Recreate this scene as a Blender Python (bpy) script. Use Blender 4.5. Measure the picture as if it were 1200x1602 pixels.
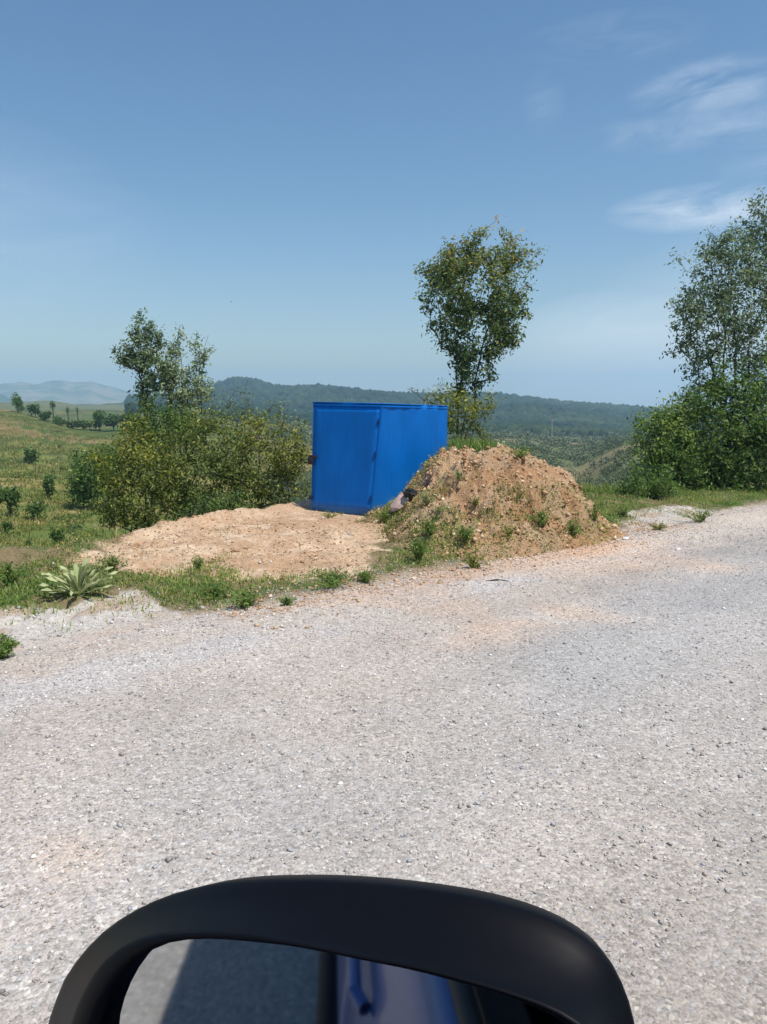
import bpy, math, random
import numpy as np
random.seed(7); rng = np.random.default_rng(11)
S = bpy.context.scene
for o in list(bpy.data.objects): bpy.data.objects.remove(o)
COL = S.collection

# ------------------------------------------------------------------ camera
H = 1.45                       # eye height at the open car window
F = 1200.0                     # focal length in photograph pixels (1200 x 1602)
TH = math.atan((801-628)/F)    # pitch: horizon on row 628
cam = bpy.data.cameras.new('camera'); cam_o = bpy.data.objects.new('camera', cam); COL.objects.link(cam_o)
cam.sensor_fit = 'VERTICAL'; cam.sensor_height = 24; cam.lens = 24*F/1602
cam.clip_start = 0.02; cam.clip_end = 20000
cam_o.location = (0, 0, H); cam_o.rotation_euler = (math.pi/2-TH, 0, 0)
S.camera = cam_o

# ------------------------------------------------------------------ sky, sun, exposure
SUN_EL = math.radians(64); SUN_AZ = math.atan2(0.70, -0.54)  # azimuth from +Y towards +X
w = bpy.data.worlds.new('World'); S.world = w; w.use_nodes = True
nt = w.node_tree; nt.nodes.clear(); N = nt.nodes; L = nt.links
def wn(t, **k):
    n = N.new(t)
    for a, b in k.items(): setattr(n, a, b)
    return n
def wm(op, a, b=None, c=None, clamp=False):
    n = N.new('ShaderNodeMath'); n.operation = op; n.use_clamp = clamp
    for i, v in enumerate((a, b, c)):
        if v is None: continue
        if isinstance(v, (int, float)): n.inputs[i].default_value = v
        else: L.new(v, n.inputs[i])
    return n.outputs[0]
sky = wn('ShaderNodeTexSky', sky_type='NISHITA', sun_disc=False)
tc = wn('ShaderNodeTexCoord')
sep0 = wn('ShaderNodeSeparateXYZ'); L.new(tc.outputs['Generated'], sep0.inputs[0])
cmb0 = wn('ShaderNodeCombineXYZ'); L.new(sep0.outputs[0], cmb0.inputs[0]); L.new(sep0.outputs[1], cmb0.inputs[1]); L.new(wm('MAXIMUM', sep0.outputs[2], 0.03), cmb0.inputs[2])
L.new(cmb0.outputs[0], sky.inputs[0])
sky.sun_elevation = SUN_EL; sky.sun_rotation = SUN_AZ
sky.altitude = 500; sky.air_density = 1.15; sky.dust_density = 1.2; sky.ozone_density = 1.2
tc = wn('ShaderNodeTexCoord')
sep = wn('ShaderNodeSeparateXYZ'); L.new(tc.outputs['Generated'], sep.inputs[0])
az = wm('ARCTAN2', sep.outputs[0], sep.outputs[1]); el = wm('ARCSINE', sep.outputs[2])
comb = wn('ShaderNodeCombineXYZ'); L.new(wm('MULTIPLY', az, 3.0), comb.inputs[0])
L.new(wm('ADD', wm('MULTIPLY', el, 11.0), wm('MULTIPLY', az, -1.2)), comb.inputs[1])
no = wn('ShaderNodeTexNoise'); no.inputs['Scale'].default_value = 2.6; no.inputs['Detail'].default_value = 8
no.inputs['Roughness'].default_value = 0.62; no.inputs['Distortion'].default_value = 0.6
L.new(comb.outputs[0], no.inputs['Vector'])
streak = wm('MULTIPLY', wm('SUBTRACT', no.outputs[0], 0.40), 3.6, clamp=True)
def sky_pos(px, py):
    v = (801-py)/F; y = math.cos(TH)+v*math.sin(TH); z = -math.sin(TH)+v*math.cos(TH); x = (px-600)/F
    r = math.sqrt(x*x+y*y+z*z); return math.atan2(x, y), math.asin(z/r)
total = None
for px, py, rx, ry, amt, soft in [(1110,135,100,34,.5,0), (1100,200,150,26,.38,0), (1110,325,130,30,1.0,.05), (960,60,120,30,.18,0), (850,160,30,40,.15,0),
                            (1015,560,225,95,1.0,.72), (1030,500,190,30,1.0,.2), (1400,520,400,160,.55,.7), (1500,180,250,120,.5,0), (-500,300,500,160,.35,.4)]:
    a0, e0 = sky_pos(px, py)
    da = wm('DIVIDE', wm('SUBTRACT', az, a0), rx/F); de = wm('DIVIDE', wm('SUBTRACT', el, e0), ry/F)
    d2 = wm('ADD', wm('MULTIPLY', da, da), wm('MULTIPLY', de, de))
    g = wm('MULTIPLY', wm('SUBTRACT', 1.0, wm('MULTIPLY', d2, 0.8), clamp=True), amt)
    g = wm('MULTIPLY', g, wm('ADD', soft, wm('MULTIPLY', streak, 1-soft)))
    total = g if total is None else wm('MAXIMUM', total, g)
mix = wn('ShaderNodeMix', data_type='RGBA'); L.new(wm('MULTIPLY', total, .72), mix.inputs[0])
hs = wn('ShaderNodeHueSaturation'); hs.inputs['Saturation'].default_value = 1.22; hs.inputs['Hue'].default_value = 0.499
L.new(sky.outputs[0], hs.inputs['Color'])
L.new(hs.outputs[0], mix.inputs[6]); mix.inputs[7].default_value = (7.6, 8.2, 8.9, 1)
bg = wn('ShaderNodeBackground'); bg.inputs[1].default_value = 0.108; L.new(mix.outputs[2], bg.inputs[0])
out = wn('ShaderNodeOutputWorld'); L.new(bg.outputs[0], out.inputs[0])
sun = bpy.data.lights.new('sun', 'SUN'); sun.energy = 4.4; sun.angle = math.radians(.53); sun.color = (1, .95, .88)
sun_o = bpy.data.objects.new('sun', sun); COL.objects.link(sun_o)
from mathutils import Vector
sd = Vector((math.sin(SUN_AZ)*math.cos(SUN_EL), math.cos(SUN_AZ)*math.cos(SUN_EL), math.sin(SUN_EL)))
sun_o.rotation_euler = sd.to_track_quat('Z', 'Y').to_euler(); sun_o.location = (20, -20, 50)
vs = S.view_settings; vs.view_transform = 'Standard'; vs.look = 'None'; vs.exposure = 0.18; vs.gamma = 1; vs.use_curve_mapping = False
S.render.engine = 'CYCLES'
S.cycles.volume_bounces = 1

# ------------------------------------------------------------------ helpers
CT, ST = math.cos(TH), math.sin(TH)
def slope(py):                                  # Z/Y of the sight line on row py
    v = (801-np.asarray(py, float))/F
    return (-ST+v*CT)/(CT+v*ST)
def G(px, py, z=0.0):                           # photograph pixel -> point on the level z
    v = (801-py)/F; Z = -ST+v*CT; k = (z-H)/Z
    return ((px-600)/F*k, (CT+v*ST)*k)
def P(px, py, Y):                               # pixel at distance Y
    v = (801-py)/F; k = Y/(CT+v*ST)
    return np.array([(px-600)/F*k, Y, H+(-ST+v*CT)*k])
def hsh(ix, iy, s):
    n = np.sin(ix*127.1+iy*311.7+s*74.7)*43758.5453
    return n-np.floor(n)
def vn(x, y, s=0):
    ix, iy = np.floor(x), np.floor(y); fx, fy = x-ix, y-iy
    fx = fx*fx*(3-2*fx); fy = fy*fy*(3-2*fy)
    a = hsh(ix, iy, s); b = hsh(ix+1, iy, s); c = hsh(ix, iy+1, s); d = hsh(ix+1, iy+1, s)
    return (a*(1-fx)+b*fx)*(1-fy)+(c*(1-fx)+d*fx)*fy
def fbm(x, y, sc, o=4, s=0, g=.5):
    t = 0; a = 1; n = 0; x = np.asarray(x, float)*sc; y = np.asarray(y, float)*sc
    for i in range(o):
        t = t+a*vn(x+i*17.3, y-i*9.1, s+i); n += a; a *= g; x = x*2.03; y = y*2.03
    return t/n
def sstep(a, b, x):
    t = np.clip((x-a)/(b-a), 0, 1); return t*t*(3-2*t)

def mesh(name, V, Fc, mat, parent=None, tint=None, col=None, smooth=False):
    """V (n,3); Fc list of index arrays, each (m,3) or (m,4)"""
    V = np.ascontiguousarray(V, dtype=np.float32)
    if not isinstance(Fc, list): Fc = [Fc]
    Fc = [np.asarray(f, dtype=np.int32) for f in Fc if len(f)]
    me = bpy.data.meshes.new(name)
    me.vertices.add(len(V)); me.vertices.foreach_set('co', V.ravel())
    idx = np.concatenate([f.ravel() for f in Fc]); cnt = np.concatenate([np.full(len(f), f.shape[1]) for f in Fc])
    st = np.concatenate([[0], np.cumsum(cnt)[:-1]])
    me.loops.add(len(idx)); me.loops.foreach_set('vertex_index', idx)
    me.polygons.add(len(cnt)); me.polygons.foreach_set('loop_start', st.astype(np.int32)); me.polygons.foreach_set('loop_total', cnt.astype(np.int32))
    if smooth: me.polygons.foreach_set('use_smooth', np.ones(len(cnt), bool))
    me.update(calc_edges=True); me.validate()
    if tint is not None:
        a = me.attributes.new('tint', 'FLOAT', 'POINT'); a.data.foreach_set('value', np.asarray(tint, np.float32))
    if col is not None:
        a = me.attributes.new('col', 'FLOAT_COLOR', 'POINT')
        c = np.ones((len(V), 4), np.float32); c[:, :3] = col; a.data.foreach_set('color', c.ravel())
    if mat: me.materials.append(mat)
    o = bpy.data.objects.new(name, me); COL.objects.link(o)
    if parent: o.parent = parent
    return o
def tag(o, label=None, cat=None, group=None, kind=None):
    if label: o['label'] = label
    if cat: o['category'] = cat
    if group: o['group'] = group
    if kind: o['kind'] = kind
    return o
def empty(name, loc=(0, 0, 0)):
    o = bpy.data.objects.new(name, None); o.empty_display_size = .1; COL.objects.link(o); o.location = [float(v) for v in loc]; return o
def child(o, root):                       # keep world-space coordinates of the child's mesh
    o.parent = root; o.location = tuple(-v for v in root.location); return o

def mat(name):
    m = bpy.data.materials.new(name); m.use_nodes = True; t = m.node_tree; t.nodes.clear()
    return m, t, t.nodes, t.links
def ramp(n, stops):
    r = n.new('ShaderNodeValToRGB'); e = r.color_ramp.elements
    while len(e) < len(stops): e.new(0.5)
    for i, (p, c) in enumerate(stops): e[i].position = p; e[i].color = (*c, 1)
    return r
def simple(name, c, rough=.6, metal=0, noise=0, scale=20, bump=0, coat=0, spec=.5):
    m, t, n, l = mat(name)
    p = n.new('ShaderNodeBsdfPrincipled'); o = n.new('ShaderNodeOutputMaterial'); l.new(p.outputs[0], o.inputs[0])
    p.inputs['Roughness'].default_value = rough; p.inputs['Metallic'].default_value = metal
    p.inputs['Coat Weight'].default_value = coat; p.inputs['Specular IOR Level'].default_value = spec
    tcn = n.new('ShaderNodeTexCoord'); nz = n.new('ShaderNodeTexNoise'); nz.inputs['Scale'].default_value = scale; nz.inputs['Detail'].default_value = 6
    l.new(tcn.outputs['Object'], nz.inputs['Vector'])
    r = ramp(n, [(.25, tuple(v*(1-noise) for v in c)), (.75, tuple(min(1, v*(1+noise)) for v in c))])
    l.new(nz.outputs[0], r.inputs[0]); l.new(r.outputs[0], p.inputs['Base Color'])
    if bump:
        b = n.new('ShaderNodeBump'); b.inputs['Strength'].default_value = bump; b.inputs['Distance'].default_value = .01
        l.new(nz.outputs[0], b.inputs['Height']); l.new(b.outputs[0], p.inputs['Normal'])
    return m
def leafmat(name, stops, trans=.38, rough=.55):
    m, t, n, l = mat(name)
    a = n.new('ShaderNodeAttribute'); a.attribute_name = 'tint'; r = ramp(n, stops); l.new(a.outputs['Fac'], r.inputs[0])
    p = n.new('ShaderNodeBsdfPrincipled'); p.inputs['Roughness'].default_value = rough; p.inputs['Specular IOR Level'].default_value = .35
    tr = n.new('ShaderNodeBsdfTranslucent'); mx = n.new('ShaderNodeMixShader'); mx.inputs[0].default_value = trans
    l.new(r.outputs[0], p.inputs['Base Color']); l.new(r.outputs[0], tr.inputs[0])
    l.new(p.outputs[0], mx.inputs[1]); l.new(tr.outputs[0], mx.inputs[2])
    o = n.new('ShaderNodeOutputMaterial'); l.new(mx.outputs[0], o.inputs[0]); return m
def tintmat(name, stops, rough=.9, spec=.2):
    m, t, n, l = mat(name)
    a = n.new('ShaderNodeAttribute'); a.attribute_name = 'tint'; r = ramp(n, stops); l.new(a.outputs['Fac'], r.inputs[0])
    p = n.new('ShaderNodeBsdfPrincipled'); p.inputs['Roughness'].default_value = rough; p.inputs['Specular IOR Level'].default_value = spec
    l.new(r.outputs[0], p.inputs['Base Color']); o = n.new('ShaderNodeOutputMaterial'); l.new(p.outputs[0], o.inputs[0]); return m

# soil / terrain material: colour from the ground's own attribute, grain from noise
def soilmat(name, scales=(35, 160), amp=.28, bump=.5, bdist=.02):
    m, t, n, l = mat(name)
    a = n.new('ShaderNodeAttribute'); a.attribute_name = 'col'
    g = n.new('ShaderNodeNewGeometry')
    p = n.new('ShaderNodeBsdfPrincipled'); p.inputs['Roughness'].default_value = .95; p.inputs['Specular IOR Level'].default_value = .1
    fac = None
    for s in scales:
        z = n.new('ShaderNodeTexNoise'); z.inputs['Scale'].default_value = s; z.inputs['Detail'].default_value = 5; z.inputs['Roughness'].default_value = .65
        l.new(g.outputs['Position'], z.inputs['Vector'])
        mp = n.new('ShaderNodeMapRange'); mp.inputs['From Min'].default_value = .3; mp.inputs['From Max'].default_value = .7
        mp.inputs['To Min'].default_value = 1-amp; mp.inputs['To Max'].default_value = 1+amp
        l.new(z.outputs[0], mp.inputs[0])
        if fac is None: fac = mp.outputs[0]; hgt = z.outputs[0]
        else:
            q = n.new('ShaderNodeMath'); q.operation = 'MULTIPLY'; l.new(fac, q.inputs[0]); l.new(mp.outputs[0], q.inputs[1]); fac = q.outputs[0]
            q = n.new('ShaderNodeMath'); q.operation = 'ADD'; l.new(hgt, q.inputs[0]); l.new(z.outputs[0], q.inputs[1]); hgt = q.outputs[0]
    v = n.new('ShaderNodeVectorMath'); v.operation = 'SCALE'; l.new(a.outputs['Color'], v.inputs[0]); l.new(fac, v.inputs['Scale'])
    l.new(v.outputs[0], p.inputs['Base Color'])
    b = n.new('ShaderNodeBump'); b.inputs['Strength'].default_value = bump; b.inputs['Distance'].default_value = bdist
    l.new(hgt, b.inputs['Height']); l.new(b.outputs[0], p.inputs['Normal'])
    o = n.new('ShaderNodeOutputMaterial'); l.new(p.outputs[0], o.inputs[0]); return m

# ------------------------------------------------------------------ lie of the land
HD = np.array([.7547, .656]); LP = np.array([-.656, .7547])      # road direction, its left-hand perpendicular
EDGE = 4.55                                                     # road edge, metres left of the camera
def perp(x, y): return x*LP[0]+y*LP[1]
YE_X = np.array([-200, -40, -8, -4.5, -3.4, -2.9, -2.3, -1.6, -1.0, -.4, .3, 1.4, 2.4, 3.0, 4, 7, 15, 40, 400])
YE_Y = np.array([-165, -26, 2.5, 6.2, 7.0, 7.5, 8.9, 10.1, 10.9, 12.2, 13.0, 13.0, 11.9, 11.4, 11.9, 14.9, 22.5, 46, 360])
TC = np.array([-300, 0, 150, 300, 480, 700, 800, 900, 1000, 1100, 1300, 1700])
TD = np.array([10, 14, 25, 40, 60, 80, 110, 140, 155, 200, 350, 600, 900, 1200, 1500, 2500])
TY = np.array([
 [950,930,860,790,750,716,676,644,636,650,646,640,634,628,640,650],
 [950,930,855,785,748,714,676,648,640,653,648,642,636,632,645,650],
 [950,930,860,790,756,730,704,682,670,684,650,644,636,630,645,650],
 [950,930,880,800,755,722,690,672,668,668,655,645,630,612,630,640],
 [950,930,890,810,765,735,712,700,696,690,672,655,632,611,630,640],
 [950,930,880,800,765,742,725,712,708,698,684,668,646,624,640,650],
 [950,930,870,800,765,742,722,708,704,692,680,668,648,627,640,650],
 [950,930,860,810,790,765,745,722,716,702,690,676,655,638,650,655],
 [950,930,850,790,748,722,702,690,690,694,690,682,662,646,655,660],
 [950,900,830,770,725,700,685,680,686,682,690,684,668,654,660,662],
 [950,880,820,775,745,720,690,676,672,672,684,680,670,658,662,664],
 [950,880,820,775,745,720,690,676,672,672,684,680,670,658,662,664]], float)
RIDGE_PX = [(-300,640),(0,634),(200,636),(300,622),(335,608),(370,598),(400,600),(430,611),(470,612),(500,609),(560,618),(600,623),(700,626),(780,625),(830,631),(900,640),(1000,647),(1060,653),(1300,660)]
TY[:, 13] = np.interp(TC, *zip(*RIDGE_PX))
def ground_z(x, y, rough=True):
    x = np.asarray(x, float); y = np.asarray(y, float)
    t = y-np.interp(x, YE_X, YE_Y)+.5*(fbm(x, y, .9, 3, 5)-.5)
    yy = np.maximum(y, 5.0)
    px = 600+x/yy*F; pc = np.clip(px, -300, 1700); D = np.clip(yy, 10, 2499)
    # bilinear in (column, log distance)
    ci = np.clip(np.searchsorted(TC, pc)-1, 0, len(TC)-2); fc = (pc-TC[ci])/(TC[ci+1]-TC[ci]); fc = np.clip(fc, 0, 1); fc = fc*fc*(3-2*fc)
    di = np.clip(np.searchsorted(TD, D)-1, 0, len(TD)-2); fd = (np.log(D)-np.log(TD[di]))/(np.log(TD[di+1])-np.log(TD[di]))
    fd = np.clip(fd, 0, 1)
    py = (TY[ci, di]*(1-fd)+TY[ci, di+1]*fd)*(1-fc)+(TY[ci+1, di]*(1-fd)+TY[ci+1, di+1]*fd)*fc
    # exact ridge line
    rw = np.exp(-((np.log(D)-math.log(1200))/.12)**2)
    py = py*(1-rw)+np.interp(pc, *zip(*RIDGE_PX))*rw
    zf = H+D*slope(py)
    relief = (fbm(x, y, 1/28., 4, 21)-.5)*np.clip(D*.035, 0, 3.2)*sstep(20, 60, D)*(1-.75*np.exp(-((D-150)/18.)**2)*(px < 250))+(fbm(x, y, 1/160., 4, 23)-.5)*28*sstep(250, 700, D)*(1-rw*.8)+(fbm(x, y, 1/45., 3, 24)-.5)*6*sstep(250, 700, D)
    terr = (px < 330)&(D > 62)&(D < 150)
    ph = (zf+1.2*fbm(x, y, 1/40., 2, 9))/.62
    relief = relief*np.where(terr, .45, 1)+np.where(terr, .24*np.sin(ph*2*math.pi)*sstep(60, 75, D)*(1-sstep(135, 150, D)), 0)
    zf = zf+relief
    tt = np.maximum(t, 0)
    zn = -.62*tt**1.15-.04*tt
    wgt = sstep(1, 11, t)
    z = np.where(t <= 0, 0, zn*(1-wgt)+zf*wgt)
    # shoulder relief
    pe = perp(x, y)-EDGE
    flat = 1-sstep(.75, .2, np.hypot((x+.5)/1.3, (y-9.75)/1.0)-.35)
    bump = (fbm(x, y, 1.3, 4, 31)-.5)*.10*sstep(.0, 1.2, pe)*(1-sstep(30, 60, D))
    berm = .10*np.exp(-((t+.25)/.28)**2)*sstep(.5, 1.5, pe)*fbm(x, y, 2.5, 3, 33)*2
    fine = (fbm(x, y, 7, 4, 35)-.5)*.085*sstep(.1, .7, pe)
    z = z+np.where(pe > -.5, (bump+berm+.7*fine+.03*sstep(.3, 1.2, pe))*flat+.3*fine-.015*(1-flat), 0)
    z = np.where(pe < .35, z-.05*sstep(.35, -.1, pe), z)
    return z
def inpoly(x, y, poly):                         # signed distance: positive inside
    p = np.array(poly, float); q = np.roll(p, -1, 0)
    d = np.full(np.shape(x), 1e9); ins = np.zeros(np.shape(x), bool)
    for (ax, ay), (bx, by) in zip(p, q):
        ex, ey = bx-ax, by-ay; t = np.clip(((x-ax)*ex+(y-ay)*ey)/(ex*ex+ey*ey), 0, 1)
        d = np.minimum(d, np.hypot(x-ax-t*ex, y-ay-t*ey))
        c = ((ay > y) != (by > y)); ins ^= c & (x < (bx-ax)*(y-ay)/(by-ay+1e-12)+ax)
    return np.where(ins, d, -d)
PAD = [G(*p) for p in [(95,888),(150,858),(210,838),(300,815),(400,797),(490,788),(640,795),(650,850),(622,880),(560,893),(470,903),(390,910),(330,880),(250,905),(180,900)]]
GRAV = [G(*p) for p in [(-200,985),(0,962),(90,948),(170,935),(215,925),(240,942),(330,958),(250,990),(130,1012),(0,1040),(-200,1090)]]
RSH = [G(*p) for p in [(930,870),(960,835),(980,800),(1060,793),(1130,800),(1170,795),(1210,790),(1190,850)]]
FOOT = [G(*p) for p in [(585,815),(640,812),(690,850),(750,872),(770,897),(640,915),(500,925),(490,900),(600,900),(635,860)]]
LEFTG = [G(*p) for p in [(-150,862),(110,862),(150,884),(70,900),(50,925),(-150,945)]]
RSH2 = [G(*p) for p in [(1110,808),(1150,792),(1230,792),(1230,830)]]

def sheet(xx, yy, zz):                          # grid -> verts, quads
    n, m = xx.shape; V = np.stack([xx, yy, zz], -1).reshape(-1, 3)
    i = np.arange(n*m).reshape(n, m)
    return V, np.stack([i[:-1, :-1], i[:-1, 1:], i[1:, 1:], i[1:, :-1]], -1).reshape(-1, 4)

def ground_col(x, y, z):
    n1 = fbm(x, y, 1.1, 4, 41); n2 = fbm(x, y, 4.5, 4, 43); n3 = fbm(x, y, .05, 4, 45); n4 = fbm(x, y, .25, 4, 47)
    D = y; px = 600+x/np.maximum(y, 4)*F
    def C(r, g, b): return np.array([r, g, b])
    mixc = lambda a, b, w: a*(1-w[..., None])+b*w[..., None]
    base = mixc(np.broadcast_to(C(.20, .155, .085), (*x.shape, 3)), C(.10, .125, .045), sstep(.4, .6, n2))
    # dirt pad
    dp = inpoly(x, y, PAD)+(n1-.5)*1.0+(n2-.5)*.8
    dirt = mixc(np.broadcast_to(C(.53, .385, .255), (*x.shape, 3)), C(.46, .30, .185), sstep(.35, .7, n1))
    dirt = mixc(dirt, C(.60, .46, .32), sstep(.5, .7, n2)*.8)
    dirt = mixc(dirt, C(.36, .24, .15), .55*sstep(.56, .68, fbm(x, y, 9, 3, 49)))
    base = mixc(base, dirt, sstep(-.06, .10, dp))
    gp = np.maximum(np.maximum(inpoly(x, y, GRAV), inpoly(x, y, RSH)*.9), inpoly(x, y, RSH2))+(n1-.5)*.5+(n2-.5)*.4
    grav = mixc(np.broadcast_to(C(.50, .46, .41), (*x.shape, 3)), C(.42, .33, .25), sstep(.45, .65, n2))
    base = mixc(base, grav, sstep(-.05, .08, gp))
    pe = perp(x, y)-EDGE
    base = mixc(base, mixc(np.broadcast_to(C(.45, .35, .27), (*x.shape, 3)), C(.47, .43, .39), sstep(.4, .6, n2)), 1-sstep(.0, .35, pe+(n1-.5)*.5))
    # slope and valley
    t = y-np.interp(x, YE_X, YE_Y)
    rough_grass = mixc(np.broadcast_to(C(.21, .19, .06), (*x.shape, 3)), C(.11, .15, .038), sstep(.4, .62, n4))
    rough_grass = mixc(rough_grass, C(.30, .22, .11), sstep(.58, .72, fbm(x, y, .6, 4, 51)))
    base = mixc(base, rough_grass, sstep(.2, .9, t+(n1-.5)*.5))
    # terraced meadow
    band = .6*fbm(x*.06, z*2.4+y*.12, 1.0, 3, 53)+.4*(.5+.5*np.sin((z*1.0+y*.10+fbm(x, y, .03, 2, 54)*3)*4.2))
    meadow = mixc(np.broadcast_to(C(.085, .12, .032), (*x.shape, 3)), C(.145, .155, .048), sstep(.35, .65, band))
    meadow = mixc(meadow, C(.24, .17, .085), .7*sstep(.60, .78, n3+.13*sstep(112, 145, D)+.10*(band-.5)))
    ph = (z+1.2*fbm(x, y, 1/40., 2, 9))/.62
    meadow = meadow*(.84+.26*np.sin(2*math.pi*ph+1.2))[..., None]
    meadow = meadow*(.55+.5*fbm(x, y, .5, 4, 58)+.4*fbm(x*.12, z*9+y*.3, 1.0, 3, 60))[..., None]
    meadow = mixc(meadow, C(.07, .11, .03), sstep(.58, .7, fbm(x, y, .09, 4, 57)))
    base = mixc(base, meadow, sstep(56, 66, D+(n4-.5)*14)*(px < 420))
    # right valley: scrub green with bare spurs
    val = mixc(np.broadcast_to(C(.115, .135, .06), (*x.shape, 3)), C(.20, .17, .09), sstep(.5, .64, fbm(x, y, .035, 4, 59)))
    base = mixc(base, val, sstep(25, 45, D)*sstep(380, 460, px))
    far = mixc(np.broadcast_to(C(.045, .062, .028), (*x.shape, 3)), C(.12, .13, .055), sstep(.55, .68, fbm(x, y, .004, 4, 61)))
    base = mixc(base, far, sstep(380, 560, D))
    return base

r = np.concatenate([[.01, 1, 2, 3], np.arange(3.6, 14, .038), 14*1.0145**np.arange(0, 325)])
a1 = np.radians(np.arange(-32, 32.01, .15)); a2 = np.radians(np.arange(33, 328, 3.0)); aa = np.concatenate([a1, a2, [a1[0]+2*math.pi]])
RR, AA = np.meshgrid(r, aa, indexing='ij')
GX, GY = RR*np.sin(AA), RR*np.cos(AA)
GZ = ground_z(GX, GY)
V, Q = sheet(GX, GY, GZ)
M_soil = soilmat('soil_and_grass_ground')
o = mesh('ground', V, Q[:, ::-1], M_soil, col=ground_col(GX, GY, GZ).reshape(-1, 3), smooth=True); tag(o, kind='structure')

# distant mountains behind the left hill and low blue hills
def far_range(name, prof, D, depth, c, seed, amp, mt):
    px = np.arange(-900, 2100, 6.0); top = np.interp(px, *zip(*prof))
    X = (px-600)/F
    rows = np.concatenate([np.linspace(-1, 0, 16), np.linspace(.1, .6, 4)])
    XX = np.zeros((len(rows), len(px))); YY = XX.copy(); ZZ = XX.copy()
    for i, q in enumerate(rows):
        y = D+q*depth; yy = y*np.ones_like(px); xx = X*y
        f = 1-abs(q)**1.3
        ztop = H+D*slope(top)
        YY[i] = yy; XX[i] = xx
        ZZ[i] = -60+(ztop+60)*f+(fbm(xx, yy, 1/(D*.05), 5, seed)-.5)*amp*(1.0 if q < -.05 else .25)
    V, Q = sheet(XX, YY, ZZ)
    n = fbm(V[:, 0], V[:, 1], 1/(D*.02), 4, seed+3)
    cc = np.array(c[0])*(1-sstep(.4, .6, n))[:, None]+np.array(c[1])*sstep(.4, .6, n)[:, None]
    o = mesh(name, V, Q[:, ::-1], mt, col=cc, smooth=True); return tag(o, kind='structure')
M_far = soilmat('distant_slopes', (.02, .09), .25, 0)
far_range('distant_mountains', [(-900,606),(-200,604),(0,601),(45,598),(70,602),(90,598),(120,600),(150,596),(168,601),(200,610),(240,622),(330,632),(2100,660)], 3000, 900, ((.10,.13,.06),(.26,.23,.15)), 71, 55, M_far)
far_range('blue_hills', [(-900,596),(-100,600),(0,612),(22,624),(60,634),(330,640),(900,652),(1000,648),(1100,652),(1300,640),(2100,640)], 2000, 450, ((.05,.08,.03),(.09,.11,.05)), 75, 40, M_far)

# ------------------------------------------------------------------ road
def road_material():
    m, t, n, l = mat('worn_chip_seal_road')
    g = n.new('ShaderNodeNewGeometry'); p = n.new('ShaderNodeBsdfPrincipled'); p.inputs['Roughness'].default_value = .85; p.inputs['Specular IOR Level'].default_value = .25
    def vor(s, rnd=1):
        v = n.new('ShaderNodeTexVoronoi'); v.inputs['Scale'].default_value = s; v.inputs['Randomness'].default_value = rnd
        l.new(g.outputs['Position'], v.inputs['Vector']); return v
    def sepx(v):
        s = n.new('ShaderNodeSeparateColor'); l.new(v.outputs['Color'], s.inputs[0]); return s.outputs
    v1 = vor(75); s1 = sepx(v1)
    r1 = ramp(n, [(0, (.18, .17, .16)), (.25, (.31, .295, .275)), (.5, (.42, .395, .365)), (.7, (.49, .43, .39)), (.82, (.38, .40, .43)), (.92, (.60, .57, .53)), (1, (.74, .72, .68))])
    l.new(s1[0], r1.inputs[0])
    v2 = vor(170); s2 = sepx(v2)
    r2 = ramp(n, [(0, (.21, .20, .19)), (.5, (.42, .395, .365)), (.85, (.53, .48, .44)), (1, (.66, .64, .6))]); l.new(s2[1], r2.inputs[0])
    mx = n.new('ShaderNodeMix'); mx.data_type = 'RGBA'; mx.inputs[0].default_value = .5; l.new(r1.outputs[0], mx.inputs[6]); l.new(r2.outputs[0], mx.inputs[7])
    a = n.new('ShaderNodeAttribute'); a.attribute_name = 'col'
    mu = n.new('ShaderNodeMix'); mu.data_type = 'RGBA'; mu.blend_type = 'MULTIPLY'; mu.inputs[0].default_value = 1
    l.new(mx.outputs[2], mu.inputs[6]); l.new(a.outputs['Color'], mu.inputs[7])
    l.new(mu.outputs[2], p.inputs['Base Color'])
    sb = n.new('ShaderNodeMath'); sb.operation = 'ADD'; l.new(v1.outputs['Distance'], sb.inputs[0])
    l.new(s1[1], sb.inputs[1])
    b = n.new('ShaderNodeBump'); b.inputs['Strength'].default_value = .55; b.inputs['Distance'].default_value = .006; b.invert = True
    l.new(sb.outputs[0], b.inputs['Height']); l.new(b.outputs[0], p.inputs['Normal'])
    o = n.new('ShaderNodeOutputMaterial'); l.new(p.outputs[0], o.inputs[0]); return m
s_ = np.concatenate([np.arange(-30, -4, .5), np.arange(-4, 20, .06), np.arange(20, 200, 1.0)])
t_ = np.concatenate([[-4.3, -4.0, -3], np.arange(-2, 4.0, .1), np.arange(4.0, 5.6, .03)])
SS, TT = np.meshgrid(s_, t_, indexing='ij')
RX, RY = SS*HD[0]+TT*LP[0], SS*HD[1]+TT*LP[1]
def road_z(x, y):
    t = perp(x, y); e = EDGE+(fbm(x, y, .8, 3, 81)-.5)*.5
    return .022+(fbm(x, y, .7, 3, 83)-.5)*.02-.075*sstep(e-.25, e+.45, t)-.04*sstep(e+.3, e+1, t)-.3*sstep(-3.8, -4.3, t)+(fbm(x, y, 9, 2, 84)-.5)*.008
RZ = road_z(RX, RY)
n1 = fbm(RX, RY, .9, 4, 85); n2 = fbm(RX, RY, .35, 3, 86); n3 = fbm(RX, RY, 3, 3, 88)
rc = np.ones((*RX.shape, 3))
def blend(c, wgt):
    global rc
    rc = rc*(1-wgt[..., None])+np.array(c)*wgt[..., None]
rc *= np.array([.97, .955, .935])
blend((1.18, 1.10, 1.02), sstep(2.3, 3.6, TT+(n1-.5)*1.5))
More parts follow.
